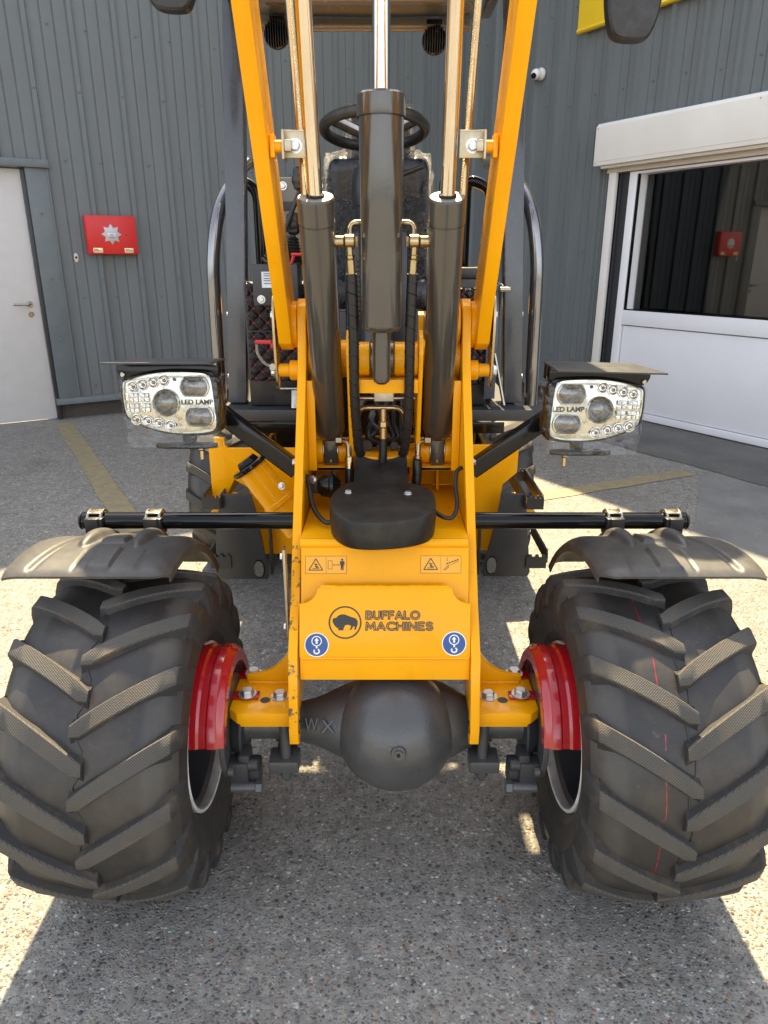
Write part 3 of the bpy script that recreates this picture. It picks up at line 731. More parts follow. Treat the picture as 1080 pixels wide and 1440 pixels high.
# ---------------------------------------------------------------- front frame
prof = [(1.428, .398), (1.408, .412), (1.406, .455), (1.425, .53), (1.446, .62), (1.500, .688), (1.532, .722), (1.552, .752), (1.736, 1.034), (1.868, 1.235), (1.888, 1.30), (1.892, 1.352), (1.905, 1.385), (1.935, 1.402), (1.975, 1.400),
        (2.03, 1.36), (2.08, 1.25), (2.16, 1.0), (2.16, .78), (2.0, .62), (1.80, .52), (1.64, .478), (1.45, .470), (1.447, .41)]
for sg in (-1, 1):
    a, b = (-.2245, -.2025) if sg < 0 else (.2035, .2255)
    sp = obj('frame_side_plate', pyz(prof, a, b, .0025), 'yel', ld)
    if sg > 0: obj('nose_hole_rim', [lathe([(.011, .0006), (.0165, .0006)], (.2035, 1.427, .447), (-1, 0, 0), 24)], 'black', sp)
    else: obj('nose_hole_rim', [lathe([(.011, .0006), (.0165, .0006)], (-.2025, 1.427, .447), (1, 0, 0), 24)], 'black', sp)
    # pivot boss at the top
    obj('pivot_boss', [cyl((sg * .2265, 1.955, 1.335), (sg * .262, 1.955, 1.335), .060, seg=40), cyl((sg * .262, 1.955, 1.335), (sg * .272, 1.955, 1.335), .052, seg=40), cyl((sg * .2, 1.955, 1.335), (sg * .17, 1.955, 1.335), .055, seg=36)], 'yel', sp)
    obj('lower_pin_boss', [cyl((sg * .227, 1.93, 1.218), (sg * .252, 1.93, 1.218), .0265), cyl((sg * .252, 1.93, 1.218), (sg * .283, 1.93, 1.218), .0175)], 'yel', sp)
    lk = obj('pin_lock_plate', [prism(smooth_poly([(1.905, 1.40), (1.955, 1.42), (2.01, 1.38), (1.985, 1.30), (1.965, 1.19), (1.945, 1.165), (1.915, 1.175), (1.90, 1.30)], 2), (sg * .284, 0, 0), (0, 1, 0), (0, 0, 1), (sg * .007, 0, 0), .0015)], 'yzinc', ld)
    bolt(lk, (sg * .292, 1.945, 1.36), (sg, 0, 0), .9); bolt(lk, (sg * .292, 1.93, 1.216), (sg, 0, 0), 1.25)
    # axle bracket plate, gusset and bolts
    br = obj('axle_bracket', [pxy([(sg * .2275, 1.436), (sg * .352, 1.436), (sg * .374, 1.458), (sg * .374, 1.63), (sg * .2275, 1.63)], .449, .477, .003), bbox(min(sg * .2265, sg * .352), max(sg * .2265, sg * .352), 1.442, 1.60, .436, .448, .002)], 'yel', ld)
    gp = [(.2275, .4775), (.352, .4775), (.350, .497)] + [(.350 - .118 * math.sin(t) - .001, .615 - .118 * math.cos(t)) for t in [i * PI / 20 for i in range(1, 10)]] + [(.2275, .606)]
    obj('gusset', [prism(gp, (0, 1.570, 0), (sg, 0, 0), (0, 0, 1), (0, .016, 0), .0025)], 'yel', br)
    obj('weld_bead', [tube([V((sg * (.235 + .11 * i / 24), 1.568 + random.uniform(-.0012, .0012), .4785)) for i in range(25)], .0042, 8)], 'yel', br)
    obj('bolt_hole', [cyl((sg * .292, 1.493, .4735), (sg * .292, 1.493, .4776), .0125, b=.0002)], 'satin', br)
    bolt(br, (sg * .258, 1.509, .4772), (0, 0, 1), 1.5)
    # red hub guard: a stepped half shell with two bolt tabs
    ang = lambda d: R(d)
    A0, A1 = R(14), R(194)
    shell = [(.158, .362), (.184, .362), (.190, .367), (.193, .375), (.199, .380), (.199, .398), (.194, .403), (.194, .418), (.199, .424), (.199, .462), (.1955, .462), (.1955, .425), (.190, .419), (.190, .402), (.195, .396), (.195, .382), (.188, .378), (.182, .366), (.158, .366), (.158, .362)]
    F_ = frame((1, 0, 0))
    def arc_shell(prf, seg, a0, a1):
        bm = bmesh.new(); rings = []
        for r_, x_ in prf:
            ring = []
            for i in range(seg + 1):
                t = a0 + (a1 - a0) * i / seg       # measured from straight back (+Y) over the top to the front
                ring.append(bm.verts.new((sg * x_, AY - .01 + r_ * .92 * math.cos(t), AZ + .012 + r_ * math.sin(t))))
            rings.append(ring)
        for A, B in zip(rings, rings[1:]):
            for i in range(seg): bm.faces.new((A[i], A[i + 1], B[i + 1], B[i]))
        return bm
    hg = obj('hub_guard', [arc_shell(shell, 48, R(5), R(164))], 'red', ld)
    for yb, zt in ((1.507, .4775), (1.600, .4775)):
        tb = obj('guard_tab', [box((sg * .342, yb, zt + .004), (.066, .030, .0065), .0015)], 'red', hg)
        bolt(tb, (sg * .338, yb, zt + .0075), (0, 0, 1), 1.5)
    obj('guard_weld', [tube([V((sg * .344, 1.49 + .028 * i / 8, .4845)) for i in range(9)], .003, 6)], 'red', hg)

# logo panel with scalloped corners, its lip, the recessed face and the shelf behind
UP = V((0, .322, .947)); NN = V((0, -.947, .322)); P0 = V((.002, 1.458, .617)); P1 = V((.002, 1.545, .77))
FL = (P0 + NN * .0002, V((1, 0, 0)), UP, NN); FRC = (P1 + NN * .0002, V((1, 0, 0)), UP, NN)
def arcpts(cx, cy, r, a0, a1, n=8): return [(cx + r * math.cos(R(a0 + (a1 - a0) * i / n)), cy + r * math.sin(R(a0 + (a1 - a0) * i / n))) for i in range(n + 1)]
lp = [(-.2005, 0), (.2005, 0), (.2005, .1275)] + arcpts(.1985, .169, .0415, -88, -172)[0:] + [(.1545, .1655)] + [(-.1545, .1655)] + arcpts(-.1985, .169, .0415, -8, -92) + [(-.2005, .1275)]
logo = obj('logo_panel', prism(lp, P0, (1, 0, 0), UP, -NN * .012, .002), 'yel', ld)
obj('panel_lip', [prism([(-.2005, -.058), (.2005, -.058), (.2005, -.002), (-.2005, -.002)], P0 + V((0, .002, 0)), (1, 0, 0), V((0, .10, .995)), V((0, .012, 0)), .003)], 'yel', logo)
obj('bend_bead', [tube([V((-.195 + .394 * i / 40, 1.4572, .6165)) for i in range(41)], .0028, 8)], 'yel', logo)
obj('top_weld', [tube([P0 + UP * .166 - NN * .004 + V((-.150 + .30 * i / 60, 0, random.uniform(-.001, .001))) for i in range(61)], .0048, 8)], 'yel', logo)
rec = obj('recessed_face', [prism([(-.2005, -.10), (.2005, -.10), (.2005, .098), (-.2005, .098)], P1, (1, 0, 0), UP, -NN * .012, .002), 
      tube([V((-.2 + .4 * i / 6, 1.5805, .858)) for i in range(7)], .012, 16), bbox(-.2005, .2025, 1.583, 2.02, .855, .868, .002)], 'yel', ld)
# rear cross panels above the shelf
obj('cross_panel', [bbox(-.2005, .2025, 2.02, 2.034, .868, .968, .002), bbox(-.2005, -.092, 1.90, 2.02, .945, .957, .002), bbox(.094, .2025, 1.90, 2.02, .945, .957, .002), bbox(-.092, .094, 1.90, 2.0, .955, .985, .003), bbox(-.092, .094, 2.0, 2.012, .90, 1.02, .003)], 'yel', ld)
for sg in (-1, 1): obj('slot', [bbox(min(sg * .205, sg * .095), max(sg * .205, sg * .095), 1.8975, 1.8995, .9475, .9545, .0005)], 'black', ld)
for a_ in (-.15, .15): obj('vertical_stiffener', [bbox(a_, a_ + .008, 1.96, 2.02, .868, .944, .002)], 'yel', ld)
# inner cheek plates and the cross tube that carries the tilt cylinder
ck = [(1.79, 1.275), (1.80, 1.318), (1.83, 1.332), (1.90, 1.32), (2.0, 1.2), (2.05, 1.0), (2.02, .94), (1.895, .95), (1.872, 1.05), (1.83, 1.17)]
for x0, x1 in ((-.094, -.083), (.087, .098)): obj('cheek_plate', pyz(ck, x0, x1, .002), 'yel', ld)
for a_, b_ in ((-.0825, -.036), (.026, .0865)): obj('tilt_cross_tube', [cyl((a_, 1.85, 1.258), (b_, 1.85, 1.258), .043, seg=40)], 'yel', ld)
obj('tilt_seat', [bbox(-.0825, .0865, 1.80, 1.93, 1.178, 1.213, .004)], 'yel', ld)
for a_, b_ in ((-.202, -.095), (.099, .203)): obj('outer_cross_tube', [cyl((a_, 1.955, 1.245), (b_, 1.955, 1.245), .05, seg=36)], 'yel', ld)
for sg in (-1, 1):
    for a_, b_ in ((.2025, .169), (.127, .0985)): obj('lift_bushing', [cyl((sg * a_, 1.95, .992), (sg * b_, 1.95, .992), .037, seg=40)], 'yel', ld)
    for a_, b_ in ((.1685, .1662), (.1298, .1272)): obj('bushing_ring', [cyl((sg * a_, 1.95, .992), (sg * b_, 1.95, .992), .0385, seg=36, b=.0005)], 'zinc', ld)
    obj('side_web', [bbox(min(sg * .2025, sg * .182), max(sg * .2025, sg * .182), 1.86, 1.872, .957, 1.20, .002)], 'yel', ld)

# ---------------------------------------------------------------- cylinders
def along(p0, p1, t): return V(p0).lerp(V(p1), t)
for sg in (-1, 1):
    xc = -.150 if sg < 0 else .139
    pb = V((sg * .148, 1.95, .992)); d0 = V((xc, 1.697, 1.628)) - pb; L = d0.length; d = d0.normalized()
    lc = obj('lift_cylinder', [lathe([(0, .045), (.022, .045), (.034, .055), (.0395, .07), (.0405, .08), (.0405, L - .055), (.0418, L - .054), (.0418, L - .004), (.039, L), (.0215, L), (.0205, L - .004)], pb, d, 44),
        bbox(pb.x - .018, pb.x + .018, 1.912, 1.988, .958, 1.06, .004)], 'cyl', ld)
    obj('barrel_seam', [lathe([(.0414, L - .0575), (.0395, L - .0565), (.0395, L - .0555), (.0414, L - .0545)], pb, d, 44)], 'black', lc)
    obj('gland_face', [lathe([(.0205, L + .0004), (.0375, L + .0004), (.0375, L - .002)], pb, d, 40)], 'gland', lc)
    obj('wiper_seal', [lathe([(.0165, L + .006), (.0195, L + .005), (.0205, L)], pb, d, 32)], 'black', lc)
    obj('piston_rod', [lathe([(.0163, L - .01), (.0163, L + .95)], pb, d, 40)], 'rod', lc)
    obj('rod_eye', [cyl(pb + d * (L + .98) - V((.03, 0, 0)), pb + d * (L + .98) + V((.03, 0, 0)), .04)], 'cyl', lc)
    obj('grease_nipple', [cyl((pb.x, 1.913, .970), (pb.x, 1.905, .969), .004, seg=10)], 'brass', lc)
    # port stub and elbow near the top
    pp = pb + d * (L - .098)
    xi = -1 * sg
    fit = obj('port_fitting', [cyl(pp + V((xi * .038, 0, 0)), pp + V((xi * .061, -.004, 0)), .0125), cyl(pp + V((xi * .0605, -.004, 0)), pp + V((xi * .083, -.004, 0)), .0155, seg=20), cyl(pp + V((xi * .083, -.004, 0)), pp + V((xi * .092, -.004, 0)), .0125, seg=6)], 'yzinc', lc)
    top = pp + V((xi * .071, -.006, -.010))
    dn = V((xi * .06, .07, -1)).normalized()
    obj('hose_ferrule', [cyl(top, top + dn * .02, .0075, seg=12), cyl(top + dn * .018, top + dn * .028, .0105, seg=6), cyl(top + dn * .028, top + dn * .062, .0098)], 'yzinc', fit)
    obj('pipe_bend', [tube(rounded([pp + V((xi * .072, .01, .008)), pp + V((xi * .072, .02, .040)), pp + V((xi * .115, .03, .042))], .03), .0068, 12)], 'yzinc', fit)
    h0 = top + dn * .06
    hend = V((sg * .062 - .006, 1.835, 1.035))
    pts = catmull([h0, h0.lerp(hend, .3) + V((0, -.01, 0)), h0.lerp(hend, .7) + V((sg * .004, -.008, 0)), hend, hend + V((-sg * .006, .02, -.03))], 10)
    ho = obj('hydraulic_hose', [tube(pts, .0125, 16)], 'hose', lc)
    spiral = []
    n = len(pts)
    for i in range(220):
        t = i / 219 * (n - 1.001); k = int(t); p = pts[k].lerp(pts[k + 1], t - k); q = 2 * PI * i / 11.0
        spiral.append(p + V((math.cos(q) * .0128, math.sin(q) * .0128, 0)))
    obj('spiral_guard', [tube(spiral, .0011, 5)], 'black', ho)
    # lower elbow and hose
    e0 = V((sg * .131 - .002, 1.895, 1.030))
    el = obj('lower_elbow', [cyl(e0 + V((0, 0, 0)), e0 + V((-sg * .019, 0, 0)), .0130, seg=6), tube(rounded([e0 + V((-sg * .016, 0, 0)), e0 + V((-sg * .036, -.010, .0)), e0 + V((-sg * .038, -.026, -.042))], .022), .0078, 12), cyl(e0 + V((-sg * .038, -.025, -.036)), e0 + V((-sg * .039, -.032, -.070 if sg < 0 else -.046)), .0112)], 'yzinc', lc)
    q0 = e0 + V((-sg * .039, -.032, -.068 if sg < 0 else -.044))
    obj('lower_hose', [tube(catmull([q0, q0 + V((0, -.006, -.04)), q0 + V((-sg * .004, -.006, -.075)), q0 + V((-sg * .012, .03, -.115))], 8), .0128, 14)], 'hose', el)
    bolt(lc, pb + V((0, -.042, .062)), (0, -1, 0), .8)

tx = -.006
tc = obj('tilt_cylinder', [lathe([(0, 1.338), (.040, 1.338), (.046, 1.345), (.0475, 1.352), (.0495, 1.79), (.0528, 1.7905), (.0535, 1.795), (.0535, 1.832), (.0505, 1.836), (.02, 1.836)], (tx, 1.75, 0), (0, .00, 1), 48)], 'cyl', ld)
obj('barrel_seam', [lathe([(.0502, 1.7885), (.048, 1.7895), (.0527, 1.7902)], (tx, 1.75, 0), (0, 0, 1), 44)], 'black', tc)
obj('piston_rod', [lathe([(.0195, 1.80), (.0195, 2.75)], (tx, 1.75, 0), (0, 0, 1), 40)], 'chrome', tc)
obj('wiper_seal', [lathe([(.0195, 1.843), (.025, 1.841), (.0265, 1.834)], (tx, 1.75, 0), (0, 0, 1), 32)], 'black', tc)
obj('tilt_eye', [lathe([(0, 1.206), (.012, 1.207), (.0195, 1.213), (.0225, 1.225), (.0225, 1.342)], (tx, 1.772, 0), (0, 0, 1), 32), cyl((tx - .029, 1.85, 1.258), (tx + .031, 1.85, 1.258), .047, seg=40)], 'cyl', tc)
obj('weld_collar', [tube([V((tx + .024 * math.cos(i * PI / 12), 1.757 + .024 * math.sin(i * PI / 12), 1.338)) for i in range(24)], .004, 8, closed=True)], 'cyl', tc)

# ---------------------------------------------------------------- lifting arms, pipes and their clamps
for sg in (-1, 1):
    ap = [(1.96 - .055, 1.30), (1.955, 1.278), (2.01, 1.30), (2.02, 1.36)]
    pf = [(1.885, 1.292), (1.93, 1.272), (1.985, 1.285), (2.015, 1.335), (1.985, 1.40), (1.615, 1.955), (1.36, 2.42), (1.13, 2.80), (1.02, 2.80), (1.24, 2.36), (1.497, 1.935), (1.845, 1.375)]
    la = obj('lift_arm', pyz(pf, sg * .2735 if sg < 0 else .240, sg * .240 if sg < 0 else .2735, .003), 'yel', ld)
    obj('arm_weld', [tube([V((sg * .2385, 1.955 + .05 * math.cos(i * PI / 14), 1.335 + .05 * math.sin(i * PI / 14))) for i in range(28)], .006, 8, closed=True)], 'yel', la)
    # stub and clamp that carry the pipe
    zb = 1.722
    obj('clamp_stub', [cyl((sg * .2395, 1.665, zb), (sg * .212, 1.665, zb), .0125), box((sg * .233, 1.665, zb), (.01, .03, .044), .002)], 'yel', la)
    cp = obj('pipe_clamp', [box((sg * .186, 1.672, zb + .004), (.054, .006, .050), .0015), box((sg * .2105, 1.672, zb + .002), (.005, .05, .055), .0015), box((sg * .186, 1.690, zb + .0305), (.054, .04, .004), .0012), box((sg * .200, 1.652, zb), (.014, .014, .022), .002)], 'clampz', la)
    bolt(cp, (sg * .187, 1.669, zb + .002), (0, -1, 0), 1.0)
    lc_x = -.150 if sg < 0 else .139
    obj('hydraulic_pipe', [tube([V((sg * .172, 1.715, 1.60)), V((sg * .181, 1.725, 1.76)), V((sg * .196, 1.735, 2.03)), V((sg * .21, 1.74, 2.6))], .0095, 16)], 'yzinc', la)
obj('boom_cross_tube', [cyl((-.239, 1.19, 2.62), (.239, 1.19, 2.62), .05), ], 'yel', ld)
obj('boom_cross_plate', [bbox(-.239, .239, 1.25, 1.66, 2.66, 2.69, .004)], 'yel', ld)

# ---------------------------------------------------------------- black rubber cover on the shelf, horn, cables
cv = smooth_poly([(-.130, 1.70), (-.136, 1.60), (-.098, 1.515), (-.04, 1.492), (.06, 1.510), (.115, 1.55), (.130, 1.63), (.125, 1.71), (.075, 1.755), (.055, 1.765), (-.065, 1.77), (-.095, 1.765)], 3)
def taper_cover():
    bm = bmesh.new()
    lv = [(.868, .965), (.872, .985), (.90, 1.0), (.925, 1.0), (.934, .985), (.9365, .955)]
    rings = []
    cx, cy = -.005, 1.64
    for z, k in lv:
        rings.append([bm.verts.new((cx + (x - cx) * k, cy + (y - cy) * (k if z > .9 else .5 + .5 * k), z + .016 * max(0, (y - 1.5)) / .27 * (1 if z > .9 else 0))) for x, y in cv])
    n = len(cv)
    for A, B in zip(rings, rings[1:]):
        for i in range(n): bm.faces.new((A[i], A[(i + 1) % n], B[(i + 1) % n], B[i]))
    bm.faces.new(rings[-1])
    return bm
cov = obj('rubber_cover', [taper_cover()], 'cover', ld, xf=M.Translation((0, .014, 0)))
def flap():
    bm = bmesh.new(); n = 14; rows = []
    for j in range(8):
        t = j / 7; row = []
        for i in range(n + 1):
            u = i / n * 2 - 1
            x = -.008 + u * (.070 + .0 * t)
            row.append((x, 1.745 + .15 * t, .949 + .028 * t + (.022 * u * u) * t))
        rows.append(row)
    T = [[bm.verts.new(p) for p in r_] for r_ in rows]; B = [[bm.verts.new((p[0], p[1], p[2] - .01)) for p in r_] for r_ in rows]
    for G_ in (T, B):
        for a, b in zip(G_, G_[1:]):
            for i in range(n): bm.faces.new((a[i], a[i + 1], b[i + 1], b[i]))
    for i in range(n): bm.faces.new((T[-1][i], T[-1][i + 1], B[-1][i + 1], B[-1][i]))
    for j in range(7):
        for i in (0, n): bm.faces.new((T[j][i], T[j + 1][i], B[j + 1][i], B[j][i]))
    return bm
obj('cover_flap', [flap()], 'cover', cov)
bolt(cov, (-.090, 1.700, .9465), (0, -.05, 1), .75); bolt(cov, (.060, 1.690, .9465), (0, -.05, 1), .75)
obj('swivel_disc', [cyl((.0, 1.985, .90), (.0, 1.975, .93), .075, seg=40)], 'brass', ld)
hn = obj('horn', [lathe([(0, -.03), (.02, -.03), (.03, -.02), (.034, 0), (.040, .004), (.040, .012), (.030, .018), (.012, .03), (0, .03)], (-.145, 1.80, .935), (1, 0, 0), 32)], 'black', ld)
obj('horn_bracket', [bbox(-.19, -.168, 1.79, 1.81, .915, .955, .002), cyl((-.2, 1.80, .945), (-.165, 1.80, .945), .008)], 'satin', hn)
bolt(hn, (-.186, 1.785, .955), (-.3, -.9, .2), .7)
obj('cable', [tube(catmull([(-.20, 1.77, .97), (-.192, 1.74, .945), (-.178, 1.70, .905), (-.150, 1.66, .885), (-.128, 1.655, .883)], 8), .0062, 12)], 'hose', ld)
obj('cable', [tube(catmull([(.124, 1.68, .905), (.150, 1.665, .893), (.172, 1.665, .895), (.184, 1.69, .92), (.182, 1.73, .955), (.186, 1.75, .985), (.2, 1.76, .995)], 8), .0055, 12)], 'hose', ld)
# centre well: manifold block, steel pipe loop and hoses
obj('well_back', [bbox(-.20, .20, 2.30, 2.31, .9, 1.25, .002)], 'black', ld)
mf = obj('manifold_block', [box((0, 1.88, 1.163), (.052, .03, .036), .002), cyl((-.08, 1.89, 1.150), (.085, 1.89, 1.150), .006)], 'zinc', ld)
obj('steel_pipe_loop', [tube(rounded([(-.066, 1.93, 1.02), (-.072, 1.90, 1.122), (.052, 1.90, 1.122), (.058, 1.93, 1.02)], .03), .0075, 12), cyl((-.002, 1.895, 1.122), (-.002, 1.893, 1.085), .0095), cyl((-.002, 1.893, 1.087), (-.002, 1.892, 1.07), .0135, seg=6), cyl((-.002, 1.892, 1.07), (-.002, 1.89, 1.035), .011)], 'yzinc', mf)
obj('centre_hose', [tube(catmull([(-.002, 1.89, 1.04), (-.003, 1.888, .99), (-.008, 1.89, .95)], 8), .0118, 14)], 'hose', mf)
wh = []
for i in range(9):
    x = random.uniform(-.07, .07)
    wh.append(tube(catmull([(x, 2.05, 1.12 + random.uniform(-.02, .03)), (x + random.uniform(-.03, .03), 1.99, 1.06), (x + random.uniform(-.04, .04), 1.97, 1.02), (random.uniform(-.07, .07), 2.02, .985)], 6), random.uniform(.006, .013), 10))
obj('hose_bundle', J(*wh), 'hose', ld)
obj('pump_fittings', [cyl((-.05, 1.99, 1.0), (-.05, 1.96, 1.0), .018), cyl((.03, 2.0, 1.0), (.03, 1.965, 1.0), .015, seg=6), cyl((-.01, 2.0, .995), (-.01, 1.97, .995), .012), cyl((.06, 1.99, 1.015), (.06, 1.965, 1.015), .010, seg=6)], 'satin', mf)
# ---------------------------------------------------------------- front mudguards, their bar and clamps
def mudguard(sg):
    nu, nv = 110, 116
    X0, X1 = .472, .832
    A0, A1 = -13.0, 53.0          # degrees from straight up, negative to the front
    def H(x, a):
        """embossed relief"""
        h = 0.
        sm = lambda t: max(0., min(1., t)) ** 2 * (3 - 2 * max(0., min(1., t)))
        for cx in (.588, .712):                            # two half round swellings running from the clamps to the front
            q = max(0., min(1., (a - 2.5) / 17.0))
            w = .023 * math.sqrt(1 - (1 - q) ** 2) + 1e-4
            d = abs(x - cx - .016 * (a - 20) / 30) / w
            if d < 1.25 and a > 2.5: h += .021 * math.sqrt(1 - (1 - q) ** 2) * (math.sqrt(max(0, 1 - d * d)) if d < .97 else .24 * max(0, (1.25 - d) / .28))
        if .613 < x < .672 and 6 < a < 17: h += .009 * min(1, sm((x - .613) / .005), sm((.672 - x) / .005), sm((a - 6) / .9), sm((17 - a) / 1.2))
        if .600 < x < .655 and a < 1.5: h += .007 * min(1, sm((x - .600) / .006), sm((.655 - x) / .007), sm((1.5 - a) / 1.0))
        if abs(x - .762 + .012 * (a / 10)) < .014: h += -.008 * sm(1 - abs(x - .762 + .012 * (a / 10)) / .014) * sm((22 - abs(a - 5)) / 8)
        for cx in (.545, .682):
            if abs(x - cx) < .006 and a < 2: h -= .003 * (1 - abs(x - cx) / .006) * sm((2 - a) / 3)
        return h * sm((a - A0 - .8) / 2.6)
    bm = bmesh.new(); rows = []
    for shift in (0, -.006):
        T = []
        for i in range(nu + 1):
            x = X0 + (X1 - X0) * i / nu; row = []
            for j in range(nv + 1):
                ec = max(0, (X0 + .04 - x) / .04)
                a = A0 + (A1 - A0) * j / nv + (3.2 * ec ** 2) * max(0, 1 - j / 16)
                r_ = .474 + H(x, a) + shift
                e = max(0, (X0 + .055 - x) / .055); r_ -= .020 * e ** 3
                e = max(0, (x - X1 + .05) / .05); r_ -= .006 * e ** 3
                e = max(0, (A0 + 3.5 - a) / 3.5); r_ -= .006 * e ** 2
                row.append(bm.verts.new((sg * x, AY + r_ * math.sin(R(a)), AZ + r_ * math.cos(R(a)))))
            T.append(row)
        rows.append(T)
        for A, B in zip(T, T[1:]):
            for j in range(nv): bm.faces.new((A[j], A[j + 1], B[j + 1], B[j]))
    A, B = rows
    for j in range(nv):
        for i in (0, nu): bm.faces.new((A[i][j], A[i][j + 1], B[i][j + 1], B[i][j]))
    for i in range(nu):
        for j in (0, nv): bm.faces.new((A[i][j], A[i + 1][j], B[i + 1][j], B[i][j]))
    mg = obj('mudguard', bm, 'fender', ld, sharp=40)
    # folded stiffening lip on the inner end
    lipo = []
    bm = bmesh.new(); P_, Q_ = [], []
    for j in range(nv + 1):
        a = A0 + 3.4 + (A1 - A0 - 3.4) * j / nv; P_.append(bm.verts.new((sg * (X0 + .001), AY + .451 * math.sin(R(a)), AZ + .451 * math.cos(R(a))))); Q_.append(bm.verts.new((sg * (X0 + .001), AY + .434 * math.sin(R(a)), AZ + .434 * math.cos(R(a)))))
    P2 = [bm.verts.new(v.co + V((sg * .004, 0, 0))) for v in P_]; Q2 = [bm.verts.new(v.co + V((sg * .004, 0, 0))) for v in Q_]
    for j in range(nv):
        for a_, b_ in ((P_, Q_), (Q_, Q2), (Q2, P2), (P2, P_)): bm.faces.new((a_[j], a_[j + 1], b_[j + 1], b_[j]))
    for j in (0, nv): bm.faces.new((P_[j], Q_[j], Q2[j], P2[j]))
    obj('mudguard_lip', bm, 'fender', mg)
    a = 47.0
    obj('fixing_hole', [cyl((sg * .56, AY + .4635 * math.sin(R(a)), AZ + .4635 * math.cos(R(a))), (sg * .56, AY + .461 * math.sin(R(a)), AZ + .461 * math.cos(R(a))), .008, b=.0005)], 'black', mg)
    br_ = obj('mudguard_bar', [cyl((sg * .2265, 1.754, .8515), (sg * .790, 1.754, .8515), .0222, seg=32)], 'black', ld)
    obj('bar_end_cap', [cyl((sg * .7905, 1.754, .8515), (sg * .796, 1.754, .8515), .0232, seg=32)], 'bplas', br_)
    for cx in (.600, .752):
        ck_ = obj('clamp_saddle', [box((sg * cx, 1.745, .842), (.046, .050, .052), .003), box((sg * cx, 1.738, .845), (.030, .052, .050), .002)], 'bplas', mg)
        for q in (-.017, .017):
            u = [V((sg * cx + q, 1.754 + .0285 * math.cos(t), .8515 + .0285 * math.sin(t))) for t in [i * PI / 12 for i in range(-2, 15)]]
            obj('u_bolt', [tube(u, .0042, 10)], 'zinc', ck_)
        obj('clamp_strap', [bbox(sg * cx - .015, sg * cx + .015, 1.735, 1.768, .8755, .8795, .001)], 'zinc', ck_)
        obj('mud_print', decal([stroke([(0, 0), (.01, .012)], .0015)[0]], (V((sg * cx, 1.719, .85)), V((1, 0, 0)), V((0, 0, 1)), V((0, -1, 0)))), 'bplas', ck_)
    bolt(br_, (sg * .2285, 1.754, .876), (sg, 0, 0), .6)
for sg in (-1, 1): mudguard(sg)

